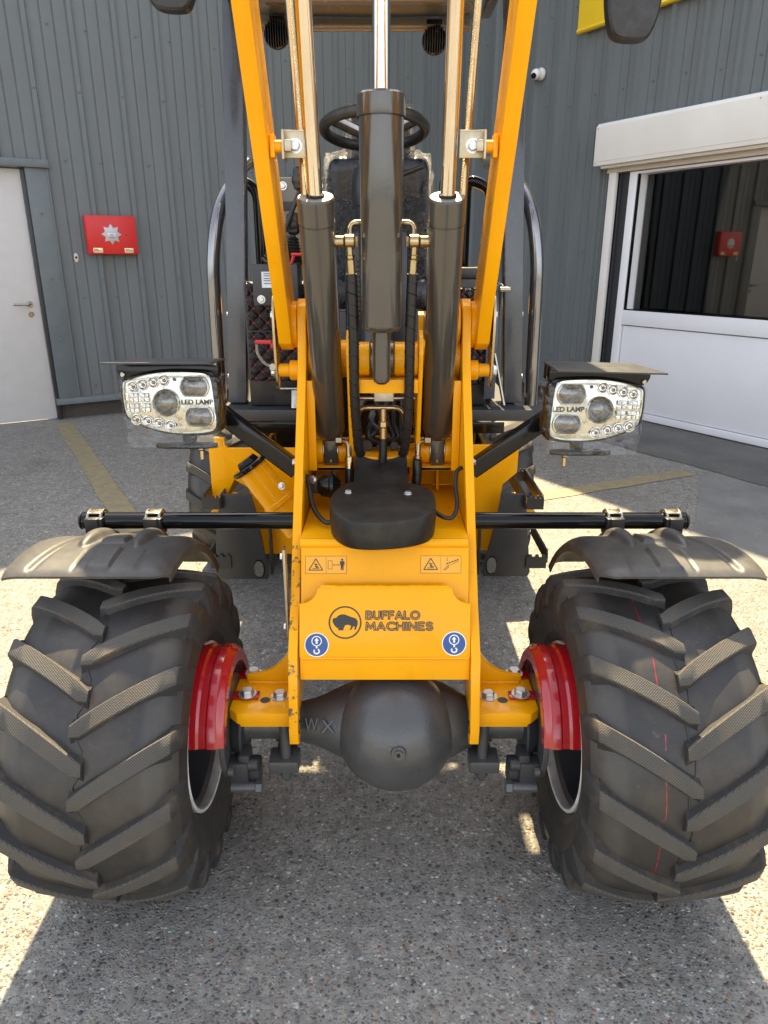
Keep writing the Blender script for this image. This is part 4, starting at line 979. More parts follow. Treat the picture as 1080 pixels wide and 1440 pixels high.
# ---------------------------------------------------------------- headlamps on their arms
FACE = [(158, 240), (162, 390), (190, 432), (300, 480), (400, 500), (470, 506), (600, 500), (638, 472), (632, 380), (620, 215), (602, 184), (540, 178), (380, 175), (250, 196), (176, 224)]
def lamp(sg, cx, cz, tilt):
    k = .467e-3
    W = M.Translation((cx, 1.72, cz)) @ M.Rotation(R(-6), 4, 'X')
    U = lambda zx: -sg * 0 + (1 if sg < 0 else -1) * (zx - 395) * k
    Vv = lambda zy: (345 - zy) * k * .98
    outline = smooth_poly([(U(a), Vv(b)) for a, b in FACE], 2)
    sc_ = lambda pts, s, oy=0: [(u * s, v * s + oy) for u, v in pts]
    hl = obj('headlamp', [], None, ld) if False else None
    # black housing that tapers to the back
    bm = bmesh.new(); rings = []
    for s, y in ((1.0, -.002), (1.075, .0), (1.10, .012), (1.09, .045), (.92, .085), (.62, .105)):
        rings.append([bm.verts.new((u * s, y, v * s)) for u, v in outline])
    n = len(outline)
    for A, B in zip(rings, rings[1:]):
        for i in range(n): bm.faces.new((A[i], A[(i + 1) % n], B[(i + 1) % n], B[i]))
    bm.faces.new(rings[-1]); bm.faces.new(rings[0])
    hl = obj('headlamp', bm, 'black', ld, world=W, label='left hand headlamp wrapped in clear film' if sg < 0 else 'right hand headlamp wrapped in clear film')
    obj('reflector_plate', prism(outline, (0, -.0022, 0), (1, 0, 0), (0, 0, 1), (0, -.0035, 0), .001), 'lampc', hl, world=W)
    # bright rim
    bm = bmesh.new(); rings = []
    for s, y in ((1.0, -.004), (.995, -.011), (.975, -.012), (.965, -.006)):
        rings.append([bm.verts.new((u * s, y, v * s)) for u, v in outline])
    for A, B in zip(rings, rings[1:]):
        for i in range(n): bm.faces.new((A[i], A[(i + 1) % n], B[(i + 1) % n], B[i]))
    obj('bezel', bm, 'lampc', hl, world=W)
    # round leds in two curved rows
    led_cup = lathe([(.0128, .0), (.0135, .003), (.0115, .0035), (.008, -.0005 + .0012), (.004, .0008), (0, .0006)], (0, 0, 0), (0, -1, 0), 24)
    cup = finish(led_cup, 'led', 'led_reflector')
    lensm = finish(lathe([(.0046, .0006), (.0042, .003), (.002, .0045), (0, .0048)], (.0015, 0, -.001), (0, -1, 0), 14), 'lens', 'led_dome')
    chip = finish(box((-.004, -.0018, .004), (.003, .001, .003), .0003), 'amber', 'led_chip')
    for zx, zy in ((210, 256), (262, 245), (317, 233), (372, 222), (218, 428), (275, 437), (333, 448), (392, 460)):
        w2 = W @ M.Translation((U(zx), -.0058, Vv(zy)))
        inst('led_reflector', cup, hl, w2); inst('led_dome', lensm, hl, w2); inst('led_chip', chip, hl, w2)
    sqm = finish(J(*[box((dx, -.002 - .001 * ((i + j) % 2), dz), (.0108, .004, .0108), .0016, M.Rotation(R(20 if (i + j) % 2 else -20), 4, 'Z')) for i, dx in enumerate((-.0056, .0056)) for j, dz in enumerate((-.0056, .0056))]), 'led', 'side_reflector')
    for zx, zy in ((212, 313), (268, 312), (213, 368), (270, 366)):
        inst('side_reflector', sqm, hl, W @ M.Translation((U(zx), -.0058, Vv(zy))))
    obj('marker_strip', [box((U(178), -.007, Vv(z)), (.007, .003, .018), .001) for z in (308, 366)], 'led', hl, world=W)
    # big round projector
    c0 = V((U(380), -.0058, Vv(339)))
    obj('projector_ring', lathe([(.0335, 0), (.0325, .010), (.0300, .012), (.028, .006), (.0275, .0)], c0, (0, -1, 0), 44), 'lampc', hl, world=W)
    obj('projector_lens', lathe([(.0275, .0015), (.022, .006), (.012, .0095), (0, .0105)], c0, (0, -1, 0), 36), 'lens', hl, world=W)
    for zx, zy in ((530, 257), (546, 413)):
        c = V((U(zx), -.0058, Vv(zy)))
        def ell(rx, rz, cut, m=36):
            o = []
            for i in range(m):
                t = 2 * PI * i / m; o.append((rx * math.cos(t), max(-cut, min(cut, rz * math.sin(t)))))
            return o
        bm = bmesh.new(); rings = []
        for (rx, rz, cut), y in (((.0365, .033, .0245), 0), ((.0355, .032, .0238), -.007), ((.0325, .029, .0212), -.008), ((.0312, .0278, .0198), -.0015)):
            rings.append([bm.verts.new((c.x + a, c.y + y, c.z + b)) for a, b in ell(rx, rz, cut)])
        for A, B in zip(rings, rings[1:]):
            for i in range(36): bm.faces.new((A[i], A[(i + 1) % 36], B[(i + 1) % 36], B[i]))
        obj('lens_surround', bm, 'lampc', hl, world=W)
        bm = bmesh.new(); rings = []
        for s, y in ((1, -.0015), (.75, -.0045), (.4, -.0065), (.05, -.007)):
            rings.append([bm.verts.new((c.x + a * s, c.y + y, c.z + b * s)) for a, b in ell(.0310, .0276, .0197)])
        for A, B in zip(rings, rings[1:]):
            for i in range(36): bm.faces.new((A[i], A[(i + 1) % 36], B[(i + 1) % 36], B[i]))
        bm.faces.new(rings[-1])
        obj('beam_lens', bm, 'lens', hl, world=W)
    for zx0, zy0, dx in ((402, 196, 9), (418, 478, 9)):
        obj('vent_ribs', J(*[box((U(zx0 + q * dx), -.0065, Vv(zy0 - (q if zy0 < 300 else -q) * 0)), (.0022, .003, .014), .0006, M.Rotation(R(25 * (1 if sg < 0 else -1)), 4, 'Y')) for q in range(6)]), 'lampc', hl, world=W, kind='stuff')
    for zx, zy in ((428, 218), (418, 458)): obj('screw', cyl((U(zx), -.0055, Vv(zy)), (U(zx), -.0085, Vv(zy)), .0042, seg=12), 'satin', hl, world=W)
    FRL = (V((0, -.0062, 0)), V((1, 0, 0)), V((0, 0, 1)), V((0, -1, 0)))
    u0 = U(457) if sg < 0 else U(622)
    obj('led_lamp_lettering', text('LED LAMP', u0, Vv(348), .0765, .0112, FRL, .0012, .03), 'ink', hl, world=W)
    # loose clear film over the front, folded back round the edges
    bm = bmesh.new(); nu, nv = 46, 36; grid = []
    for i in range(nu + 1):
        row = []
        for j in range(nv + 1):
            u = (i / nu * 2 - 1); v = (j / nv * 2 - 1)
            top, bot = .074, -.105
            x = u * .128 * (1 + .04 * v) + (.006 if sg < 0 else -.006); z = bot + (top - bot) * (v + 1) / 2 - .012 * max(0, -u * sg * -1) * max(0, v)
            y = -.020 + .03 * max(0, abs(u) - .88) / .12 + .045 * max(0, v - .9) / .1
            y += .006 * NZ.noise(V((x * 22, z * 22, sg * 3.1))) + .004 * NZ.noise(V((x * 60, z * 60, sg)))
            x += .003 * NZ.noise(V((z * 40, u, 2.))); row.append(bm.verts.new((x, y, z)))
        grid.append(row)
    for A, B in zip(grid, grid[1:]):
        for j in range(nv): bm.faces.new((A[j], A[j + 1], B[j + 1], B[j]))
    obj('clear_film', bm, 'film', hl, world=W, sharp=60)
    # foot with its stud and the sun shade plate on top
    obj('lamp_foot', [prism(smooth_poly([(-.075, .02), (.078, .02), (.078, .075), (-.075, .075)], 2), (sg * -.030 * 0 + (.020 if sg < 0 else -.020), 0, -.104), (1, 0, 0), (0, 1, 0), (0, 0, -.011), .002), box((.03 if sg < 0 else -.03, .045, -.088), (.03, .03, .026), .004)], 'black', hl, world=W)
    sx = .058 if sg < 0 else -.058
    obj('foot_stud', [cyl((sx, .045, -.112), (sx, .045, -.121), .0095, seg=6), cyl((sx, .045, -.121), (sx, .045, -.146), .0052, seg=14)], 'yzinc', hl, world=W)
    obj('film_rivets', [cyl((x_, -.024, -.094), (x_, -.026, -.094), .003, seg=8) for x_ in (.05, -.02)], 'brass', hl, world=W) if False else None
    W2 = M.Translation((cx + (-.008 if sg < 0 else .012), 1.745, cz + (.0965 if sg < 0 else .100))) @ M.Rotation(R(tilt), 4, 'X') @ M.Rotation(R(0 if sg < 0 else 1.5), 4, 'Y')
    sd = obj('shade_plate', [pxy([(sg * .128, -.09), (-sg * .128, -.09), (-sg * .128, .075), (sg * .100, .075)], 0, .004, .001)], 'satin', ld, world=W2)
    obj('shade_bracket', [prism(smooth_poly([(-sg * .127, -.001), (-sg * .127, -.03), (-sg * .112, -.042), (sg * .098, -.042), (sg * .117, -.026), (sg * .117, -.001)], 1), (0, -.012, 0), (1, 0, 0), (0, 0, 1), (0, .004, 0), .001), bbox(min(-sg * .123, -sg * .1265), max(-sg * .123, -sg * .1265), -.007, .06, -.036, -.001, .001)], 'black', sd, world=W2)
    obj('shade_bolt', [cyl((sg * .103, -.0125, -.029), (sg * .103, -.017, -.029), .006, seg=12)], 'zinc', sd, world=W2)
    # square arm from the frame up to the lamp
    a0, a1 = V((sg * .2265, 1.80, .975)), V((cx - sg * .06, 1.83, cz - .018))
    d = (a1 - a0).normalized()
    obj('lamp_arm', [prism([(-.021, -.023), (.021, -.023), (.021, .023), (-.021, .023)], a0, frame(d, V((0, 1, 0)))  @ V((1, 0, 0)), frame(d, V((0, 1, 0))) @ V((0, 1, 0)), a1 - a0, .004)], 'black', ld)
lamp(-1, -.520, 1.168, -4)
lamp(1, .517, 1.150, 0)
for sg in (-1, 1): bolt(ld, (sg * .229, 1.757, 1.010), (sg, -.2, 0), .7)

# ---------------------------------------------------------------- stickers and lettering
ck_c = (-.0933, .0655 + .0015)
cy_ = .0668
bison_px = [(262, 350), (268, 343), (281, 342), (292, 330), (308, 323), (326, 323), (345, 330), (365, 338), (384, 343), (394, 352), (398, 366), (396, 380), (391, 392), (388, 404), (377, 406), (382, 394), (378, 384), (370, 392), (364, 405), (352, 407), (360, 394), (362, 384), (345, 379), (330, 381), (323, 392), (318, 408), (296, 409), (304, 399), (299, 392), (296, 402), (286, 396), (276, 388), (268, 376), (262, 364)]
kx, ky = (.0932 - .0432) / (440 - 329) , .0349 / 80
bz = [(-.0933 + (a - 329) * .000434, .0835 - (b - 367) * .000434) for a, b in bison_px]
lb = obj('maker_badge', [ringdecal(-.0933, .0835, .0352, .0386, FL), decal([bz], FL)], 'ink', logo)
FX = .0005
obj('badge_leg', decal([[(-.0933 + (a - 329) * .000434, .0835 - (b - 367) * .000434) for a, b in q] for q in ([(296, 400), (304, 388), (316, 404), (322, 409), (310, 409), (303, 402), (296, 409), (290, 409)],)], FL, .0008), 'ink', lb)
def arc(cx, cy, rx_, ry, a0, a1, n=9): return [(cx + rx_ * math.cos(R(a0 + (a1 - a0) * k / n)), cy + ry * math.sin(R(a0 + (a1 - a0) * k / n))) for k in range(n + 1)]
GLYPH = {   # name: (advance width, strokes) on a unit cap height
    'B': (.62, [[(0, 0), (0, 1), (.30, 1)] + arc(.30, .76, .24, .24, 90, -90) + [(0, .52)], [(.28, .52)] + arc(.32, .26, .28, .26, 90, -90) + [(0, 0)]]),
    'U': (.66, [[(0, 1), (0, .34)] + arc(.31, .32, .31, .32, 180, 360) + [(.62, 1)]]),
    'F': (.52, [[(.50, 1), (0, 1), (0, 0)], [(0, .52), (.42, .52)]]),
    'A': (.74, [[(0, 0), (.36, 1), (.72, 0)], [(.15, .30), (.57, .30)]]),
    'L': (.50, [[(0, 1), (0, 0), (.48, 0)]]),
    'O': (.88, [arc(.44, .5, .44, .5, 90, 450, 24)]),
    'M': (.86, [[(0, 0), (.06, 1), (.42, .22), (.78, 1), (.84, 0)]]),
    'C': (.74, [arc(.46, .5, .46, .5, 48, 312, 16)]),
    'H': (.66, [[(0, 0), (0, 1)], [(.64, 0), (.64, 1)], [(0, .52), (.64, .52)]]),
    'I': (.06, [[(.02, 0), (.02, 1)]]),
    'N': (.70, [[(0, 0), (0, 1), (.66, 0), (.66, 1)]]),
    'E': (.52, [[(.50, 1), (0, 1), (0, 0), (.50, 0)], [(0, .52), (.42, .52)]]),
    'S': (.58, [arc(.29, .76, .26, .24, 30, 250, 9) + arc(.29, .25, .28, .25, 80, -150, 10)]),
}
def stroke_word(word, u0, v0, w, h, wid, hh):
    gap = .26; tot = sum(GLYPH[c][0] for c in word) + gap * (len(word) - 1); kx = w / tot; x = 0; polys = []; z = 0
    for ch in word:
        for st in GLYPH[ch][1]:
            pts = [(u0 + (x + a) * kx, v0 + b * h) for a, b in st]
            polys += stroke(pts, wid) + [circ(p[0], p[1], wid / 2, 10) for p in pts]
        x += GLYPH[ch][0] + gap
    bm = bmesh.new(); o, ux, uy, nn = FL
    for q, p in enumerate(polys):
        bm.faces.new([bm.verts.new(o + ux * a + uy * b + nn * (hh + .0000045 * q)) for a, b in p])
    return bm
for body, v0, w in (('BUFFALO', .0925, .1235), ('MACHINES', .0665, .1545)):
    tl = obj('maker_lettering', stroke_word(body, -.0432, v0, w, .0165, .0060, .0003), 'ink', logo)
    obj('lettering_inline', stroke_word(body, -.0432, v0, w, .0165, .0009, .0014), 'inky', tl)
for cx in (-.160, .1625):
    cz_ = .0310 if cx < 0 else .0340
    stk = obj('lifting_point_sticker', ringdecal(cx, cz_, 0.0001, .0272, FL, h=.0008), 'blue', logo)
    obj('sticker_rim', [ringdecal(cx, cz_, .0266, .0288, FL, h=.0009)], 'stw', stk)
    pc = (cx, cz_ + .0055 * 1.62); q_ = 1.62
    hk = [ringdecal(pc[0], pc[1], .0100, .0122, FL, h=.0013),
          decal([[(cx + a * q_, pc[1] + b * q_) for a, b in ((-.0034, .0006), (0, .0048), (.0034, .0006), (.0014, .0006), (.0014, -.004), (-.0014, -.004), (-.0014, .0006))]], FL, .0013),
          decal([[(cx + a * q_, pc[1] + b * q_) for a, b in ((-.001, -.0072), (.001, -.0072), (.0014, -.0104), (-.0014, -.0104))]], FL, .0013)]
    hook = []
    for i in range(15):
        t = R(60 - i * 20); r_ = .0062
        hook.append((cx + r_ * math.cos(t), cz_ - .0150 + r_ * .9 * math.sin(t)))
    hk.append(decal(stroke(hook, .0036), FL, .0013))
    obj('hook_symbol', hk, 'stw', stk)
for (u0, u1, w0, w1), right in (((-.1893, -.0915, .0222, .0640), 0), ((.0855, .1820, .0235, .0645), 1)):
    um = (u0 + u1) / 2; hm = (w0 + w1) / 2
    ws = obj('warning_sticker', decal([[(u0, w0), (u1, w0), (u1, w1), (u0, w1)]], FRC, .0006), 'inky', rec)
    L = []
    for a, b in (((u0, w0), (u1, w0)), ((u1, w0), (u1, w1)), ((u1, w1), (u0, w1)), ((u0, w1), (u0, w0)), ((um, w0), (um, w1))): L += stroke([a, b], .0006)
    tcx = (u0 + um) / 2
    tri = [(tcx - .0165, w0 + .0085), (tcx + .0165, w0 + .0085), (tcx, w0 + .0355)]
    L += stroke(tri + [tri[0]], .0022)
    L += stroke([(tcx - .008, w0 + .0125), (tcx + .008, w0 + .0125)], .0014) + stroke([(tcx - .004, w0 + .0235), (tcx + .004, w0 + .0215)], .0024) + stroke([(tcx + .001, w0 + .022), (tcx - .001, w0 + .0165), (tcx + .004, w0 + .0145)], .0024) + stroke([(tcx + .001, w0 + .018), (tcx + .007, w0 + .0145)], .0018)
    rc = (um + u1) / 2
    if not right:
        L += stroke([(um + .005, w0 + .011), (um + .0145, w0 + .011), (um + .0145, w0 + .031), (um + .005, w0 + .031), (um + .005, w0 + .011)], .0009)
        L += stroke([(um + .0175, hm), (um + .0305, hm)], .0011)
        L += [[(um + .0168, hm), (um + .0200, hm + .0022), (um + .0200, hm - .0022)], [(um + .0312, hm), (um + .028, hm + .0022), (um + .028, hm - .0022)]]
        px_ = um + .0385
        L += [circ(px_, w1 - .0085, .0026, 14)] + [[(px_ - .0052, w1 - .0118), (px_ + .0052, w1 - .0118), (px_ + .0056, w1 - .022), (px_ + .0042, w1 - .022), (px_ + .0035, w1 - .015), (px_ + .0032, w1 - .0335), (px_ + .0008, w1 - .0335), (px_, w1 - .0235), (px_ - .0008, w1 - .0335), (px_ - .0032, w1 - .0335), (px_ - .0035, w1 - .015), (px_ - .0042, w1 - .022), (px_ - .0056, w1 - .022)]]
    else:
        L += stroke([(um + .006, w0 + .007), (um + .0175, w0 + .0185)], .0014) + stroke([(um + .010, w0 + .0065), (um + .0205, w0 + .0165)], .0014) + stroke([(um + .0175, w0 + .0185), (um + .0185, w0 + .021)], .0014)
        for q in range(5): L += stroke([(um + .013 + q * .0062, w0 + .0215 + q * .0022), (um + .0172 + q * .0062, w0 + .0245 + q * .0022)], .0026)
        L += stroke([(um + .022, w0 + .0185), (um + .0425, w0 + .029)], .0010)
        L += stroke([(um + .016, w1 - .003), (um + .0145, w1 - .008), (um + .016, w1 - .0115), (um + .0135, w1 - .0125)], .0010)
    obj('warning_symbol', decal(L, FRC, .0010), 'ink', ws)
obj('number_plate_holder', [bbox(-.2375, -.231, 1.53, 1.56, .63, .86, .002)], 'zinc', ld)
for z in (.655, .84): bolt(ld, (-.2385, 1.54, z), (-1, 0, 0), .7)

# ================================================================== REAR BODY
def rx(x): return x + DX
pf = obj('platform_beam', [bbox(rx(-.645), rx(.605), 2.70, 2.79, .910, .954, .004)], 'satin', ld)
obj('platform_floor', [bbox(rx(-.60), rx(.56), 2.792, 3.45, .925, .951, .003)], 'mat_f', ld)
for sg in (-1, 1):
    p0, p1 = V((rx(sg * .548), 2.85, .955)), V((rx(sg * .497), 2.99, 2.401))
    d = (p1 - p0)
    po = obj('rops_post', [prism([(-.036, -.036), (.036, -.036), (.036, .036), (-.036, .036)], p0, (1, 0, 0), (0, 1, -.1), d, .006)], 'rops', ld)
    for z in (1.06, 1.30):
        bolt(po, p0.lerp(p1, (z - .955) / 1.465) + V((sg * .037, 0, 0)), (sg, 0, 0), .8)
    # outer grab tube in dark chrome
    X = rx(sg * .632)
    obj('grab_rail', [tube(rounded([(X + sg * .01, 2.93, .93), (X, 2.93, 1.50), (X - sg * .03, 2.95, 1.68), (rx(sg * .52), 3.12, 1.86), (rx(sg * .50), 3.5, 1.9)], .10, 8), .0265, 20)], 'rail', ld)
    obj('inner_hoop', [tube(rounded([(rx(sg * .455), 3.05, .96), (rx(sg * .46), 3.05, 1.45), (rx(sg * .46), 3.05, 1.76), (rx(sg * .36 if sg > 0 else sg * .55), 3.08, 1.80), (rx(sg * .36 if sg > 0 else sg * .55), 3.10, 1.45)], .05, 6), .022, 16)], 'black', ld)
# canopy
cn = obj('canopy', [bbox(-.56, .362, 2.42, 3.35, 2.402, 2.465, .010)], 'roofm', ld)
obj('added_slot_beam', [bbox(.388, .50, 2.42, 3.10, 2.404, 2.462, .006), bbox(.388, .425, 3.1005, 3.34, 2.404, 2.462, .004), bbox(.3625, .3875, 2.42, 3.06, 2.41, 2.46, 0), bbox(.3625, .3875, 3.22, 3.34, 2.41, 2.46, 0)], 'rops', cn)  # added pieces leaving a slot, shaped to drop a sliver of sun on the ground
obj('canopy_lip', [bbox(-.495, .345, 3.32, 3.348, 2.36, 2.4015, .004), bbox(-.49, .34, 3.28, 3.319, 2.362, 2.370, .002)], 'roofm', cn)
for y in (2.75, 3.0): obj('canopy_rib', [bbox(-.48, .33, y, y + .06, 2.37, 2.4015, .005)], 'roofm', cn)
for x, z in ((-.424, 2.334), (.200, 2.314)):
    wk = obj('work_light', [lathe([(0, .03), (.034, .03), (.047, .02), (.051, 0), (.048, -.012), (.042, -.012), (.036, -.006), (0, -.006)], (x, 3.28, z), (0, 1, 0), 32)], 'black', ld)
    obj('cooling_fins', J(*[box((x + q * .0098, 3.275, z), (.0025, .06, .098 * math.sqrt(max(.1, 1 - (q / 5.0) ** 2))), .0005) for q in range(-4, 5)]), 'bplas', wk, kind='stuff')
    obj('light_bracket', [box((x, 3.30, z + .052), (.06, .008, .05), .002), box((x + .012, 3.285, z + .04), (.024, .03, .026), .003)], 'black', wk)
# mirrors
for sg, xo in ((-1, .605), (1, .752)):
    x = sg * xo + (.0 if sg > 0 else 0) ; x = .720 if sg > 0 else -.600
    mr = obj('mirror', [prism(smooth_poly([(-.088, .16), (.092, .16), (.083, -.02), (.060, -.088), (.035, -.100), (-.035, -.096), (-.060, -.075), (-.078, 0)], 2), (x, 2.42, 2.20), (1, 0, 0), (0, 0, 1), (0, .055, 0), .016, 3)], 'bplas', ld)
    if sg < 0: mr.matrix_basis = M.Translation((-.02, 0, .075)); 
    obj('mirror_arm', [tube(rounded([(x, 2.48, 2.30), (x - sg * .02, 2.7, 2.36), (rx(sg * .50), 2.98, 2.36)], .08), .010, 12)], 'black', ld)
# steering column, wheel
st_c = V((rx(.005), 2.50, 1.882))
tilt = M.Rotation(R(-10), 3, 'X')
ring = [st_c + tilt @ V((.158 * math.cos(i * PI / 32), .158 * math.sin(i * PI / 32), 0)) for i in range(64)]
sw = obj('steering_wheel', [tube(ring, .0165, 16, closed=True)], 'bplas', ld)
for a in (-150, -30, 90):
    e = st_c + tilt @ V((.15 * math.cos(R(a)), .15 * math.sin(R(a)), 0)); c_ = st_c + tilt @ V((0, 0, -.035))
    obj('wheel_spoke', [tube([c_, c_.lerp(e, .5), e], .013, 10)], 'bplas', sw)
    obj('spoke_trim', [tube([c_.lerp(e, .25) + V((0, -.006, .010)), c_.lerp(e, .85) + V((0, -.006, .010))], .009, 8)], 'paper', sw)
obj('wheel_hub', [lathe([(0, .02), (.03, .018), (.042, 0), (.04, -.03), (.03, -.05)], st_c + tilt @ V((0, 0, -.03)), tilt @ V((0, 0, 1)), 28)], 'bplas', sw)
obj('steering_column', [lathe([(.0, 1.79), (.05, 1.79), (.075, 1.775), (.084, 1.745), (.086, 1.70), (.080, 1.665), (.075, 1.66), (.075, 1.62), (.068, 1.605), (.06, 1.59), (.055, 1.2), (.10, 1.1), (.11, .95)], (rx(.01), 2.56, 0), (0, 0, 1), 36)], 'dash', ld)
obj('column_cowl', [box((rx(.01), 2.62, 1.28), (.22, .12, .62), .03)], 'dash', ld)
obj('cowl_grille', J(*[bbox(rx(-.06), rx(.08), 2.548, 2.556, 1.30 + i * .016, 1.307 + i * .016, .001) for i in range(13)]), 'satin', ld, kind='stuff')
obj('indicator_stalk', [tube([(rx(.05), 2.52, 1.74), (rx(.16), 2.48, 1.775)], .008, 10)], 'bplas', ld)
obj('dash_panel', [bbox(rx(-.13), rx(.16), 2.66, 2.70, .96, 1.32, .006)], 'satin', ld)
# seat with its delivery film
seat = obj('seat', [box((rx(.012), 3.10, 1.62), (.40, .12, .52), .055, M.Rotation(R(8), 4, 'X'), 4), box((rx(.012), 2.98, 1.37), (.42, .42, .12), .05, None, 4)], 'navy', ld)
obj('headrest', [box((rx(.022), 3.13, 1.955), (.23, .09, .19), .04, M.Rotation(R(6), 4, 'X'), 4)], 'navy', seat)
obj('armrest', [box((rx(.27), 2.92, 1.70), (.055, .07, .17), .02, M.Rotation(R(-14), 4, 'X'), 3), box((rx(.27), 3.0, 1.61), (.055, .25, .05), .018)], 'bplas', seat)
def crumple(cx, cy, cz, w, d, h, seed, top=True):
    bm = bmesh.new(); bmesh.ops.create_cube(bm, size=1); bmesh.ops.subdivide_edges(bm, edges=bm.edges[:], cuts=14, use_grid_fill=True)
    for v in bm.verts:
        p = V((v.co.x * w, v.co.y * d, v.co.z * h))
        q = NZ.noise(p * 26 + V((seed, 0, 0))) * .014 + NZ.noise(p * 60 + V((0, seed, 0))) * .007
        k = 1 - .22 * max(0, abs(v.co.x) + abs(v.co.z) - .75)
        v.co = V((cx, cy, cz)) + p * k + p.normalized() * q
    return bm
obj('seat_film', [crumple(rx(.012), 3.10, 1.66, .425, .15, .47, 3.)], 'film2', seat, sharp=50)
obj('headrest_film', [crumple(rx(.022), 3.13, 1.955, .255, .125, .215, 7.)], 'film2', seat, sharp=50)
# left hand console: taupe back plate, control box, levers
bp = obj('back_plate', [bbox(-.465, -.215, 3.12, 3.13, 1.30, 1.805, .003)], 'taupe', ld)
for x in (-.405, -.26):
    for z in (1.775, 1.625): bolt(bp, (x, 3.119, z), (0, -1, 0), 1.1)
for z in (1.70, 1.575): obj('plate_slot', [box((-.385, 3.118, z), (.045, .004, .035), .001)], 'satin', bp)
cb_ = obj('control_box', [bbox(-.458, -.300, 2.60, 2.74, 1.345, 1.482, .004)], 'satin', ld)
obj('data_label', [bbox(-.425, -.330, 2.5975, 2.599, 1.405, 1.458, 0)], 'paper', cb_)
obj('label_print', decal([[(x0, z), (x1, z), (x1, z + .0025), (x0, z + .0025)] for x0, x1, z in ((-.418, -.345, 1.450), (-.418, -.36, 1.443), (-.418, -.35, 1.434), (-.418, -.372, 1.427), (-.418, -.35, 1.418))], (V((0, 2.5973, 0)), V((1, 0, 0)), V((0, 0, 1)), V((0, -1, 0)))), 'bluegrey', cb_)
for x in (-.43, -.33): bolt(cb_, (x, 2.599, 1.366), (0, -1, 0), .95)
def lever(x, y, z0, h, nm, lean=0.):
    prf = [(.042, 0)]
    for i in range(9): prf += [(.042 - .0026 * i, .006 + i * .010), (.034 - .0026 * i, .011 + i * .010)]
    lv = obj(nm, [lathe(prf, (x, y, z0), (lean, 0, 1), 24), tube([(x + lean * .09, y, z0 + .09), (x + lean * h, y, z0 + h)], .008, 10)], 'bplas', ld)
    obj('lever_knob', [sphere((x + lean * h, y, z0 + h + .03), .028, (1, 1, 1.0), 16, 12), box((x + lean * h, y, z0 + h + .035), (.045, .045, .075), .018, None, 3)], 'bplas', lv)
lever(-.395, 2.66, 1.482, .24, 'control_lever', .45)
lever(-.33, 2.70, 1.482, .10, 'gear_lever', .1)
obj('toggle_lever', [tube([(-.325, 2.64, 1.483), (-.315, 2.64, 1.51)], .006, 8), box((-.30, 2.64, 1.515), (.05, .012, .010), .004)], 'redplas', ld)
def quilt(x0, x1, z0, z1, y):
    bm = bmesh.new(); nx, nz = int((x1 - x0) / .0065), int((z1 - z0) / .0065); k = PI / .052
    g_ = []
    for i in range(nx + 1):
        row = []
        for j in range(nz + 1):
            x = x0 + (x1 - x0) * i / nx; z = z0 + (z1 - z0) * j / nz
            q = min(abs(math.sin((x + y + z) * k)), abs(math.sin((x + y - z) * k)))
            edge = 1 if 0 < i < nx and 0 < j < nz else 0
            row.append(bm.verts.new((x, y - .010 * edge * q ** .6 - .004 * edge, z)))
        g_.append(row)
    for A, B in zip(g_, g_[1:]):
        for j in range(nz): bm.faces.new((A[j], B[j], B[j + 1], A[j + 1]))
    return bm
obj('quilted_panel', [quilt(-.515, -.24, 1.245, 1.42, 2.76)], 'quilt', ld, sharp=80)
obj('quilted_panel', [quilt(-.515, -.24, 1.055, 1.238, 2.765)], 'quilt', ld, sharp=80)
obj('quilted_panel', [quilt(.18, .395, 1.04, 1.40, 2.76)], 'quilt', ld, sharp=80)
obj('console_shell', [bbox(-.525, -.23, 2.775, 3.11, .955, 1.42, .01), ], 'bplas', ld)
obj('console_shell', [bbox(.17, .40, 2.775, 3.2, .955, 1.43, .012), bbox(.20, .39, 2.80, 3.0, 1.43, 1.47, .01)], 'bplas', ld)
sp_ = obj('side_skirt_plate', [prism([(2.70, 1.41), (2.74, 1.415), (3.0, 1.415), (3.0, .956), (2.86, .956)], (.428, 0, 0), (0, 1, 0), (0, 0, 1), (.006, 0, 0), .002), bbox(.385, .427, 2.735, 2.745, .99, 1.41, .002)], 'bluegrey', ld)
obj('plate_tube', [tube([(.41, 2.68, 1.17), (.452, 2.66, .98)], .007, 10)], 'zinc', sp_)
obj('plate_pin', [cyl((.42, 2.70, 1.395), (.46, 2.70, 1.395), .009)], 'zinc', sp_)
obj('pedal', [box((-.34, 2.72, .99), (.03, .02, .07), .004, M.Rotation(R(-20), 4, 'X')), cyl((-.40, 2.73, 1.03), (-.28, 2.73, 1.03), .006)], 'zinc', ld)
# locking latch with its red handle and little chain
lt = obj('latch_handle', [box((-.318, 1.93, 1.292), (.050, .014, .010), .003), box((-.296, 1.93, 1.286), (.012, .014, .022), .003)], 'redplas', ld)
chain = catmull([(-.338, 1.925, 1.286), (-.335, 1.92, 1.262), (-.318, 1.918, 1.238), (-.298, 1.92, 1.228)], 9)
obj('latch_chain', J(*[tube([c_ + V((.0035 * math.cos(t), (.0035 if i % 2 else .001) * math.sin(t), .002 * math.sin(t))) for t in [j * PI / 4 for j in range(8)]], .0007, 5, closed=True) for i, c_ in enumerate(chain)]), 'zinc', ld, kind='stuff')
obj('pad_lock_ring', [cyl((-.295, 1.915, 1.228), (-.295, 1.908, 1.228), .010)], 'zinc', lt)

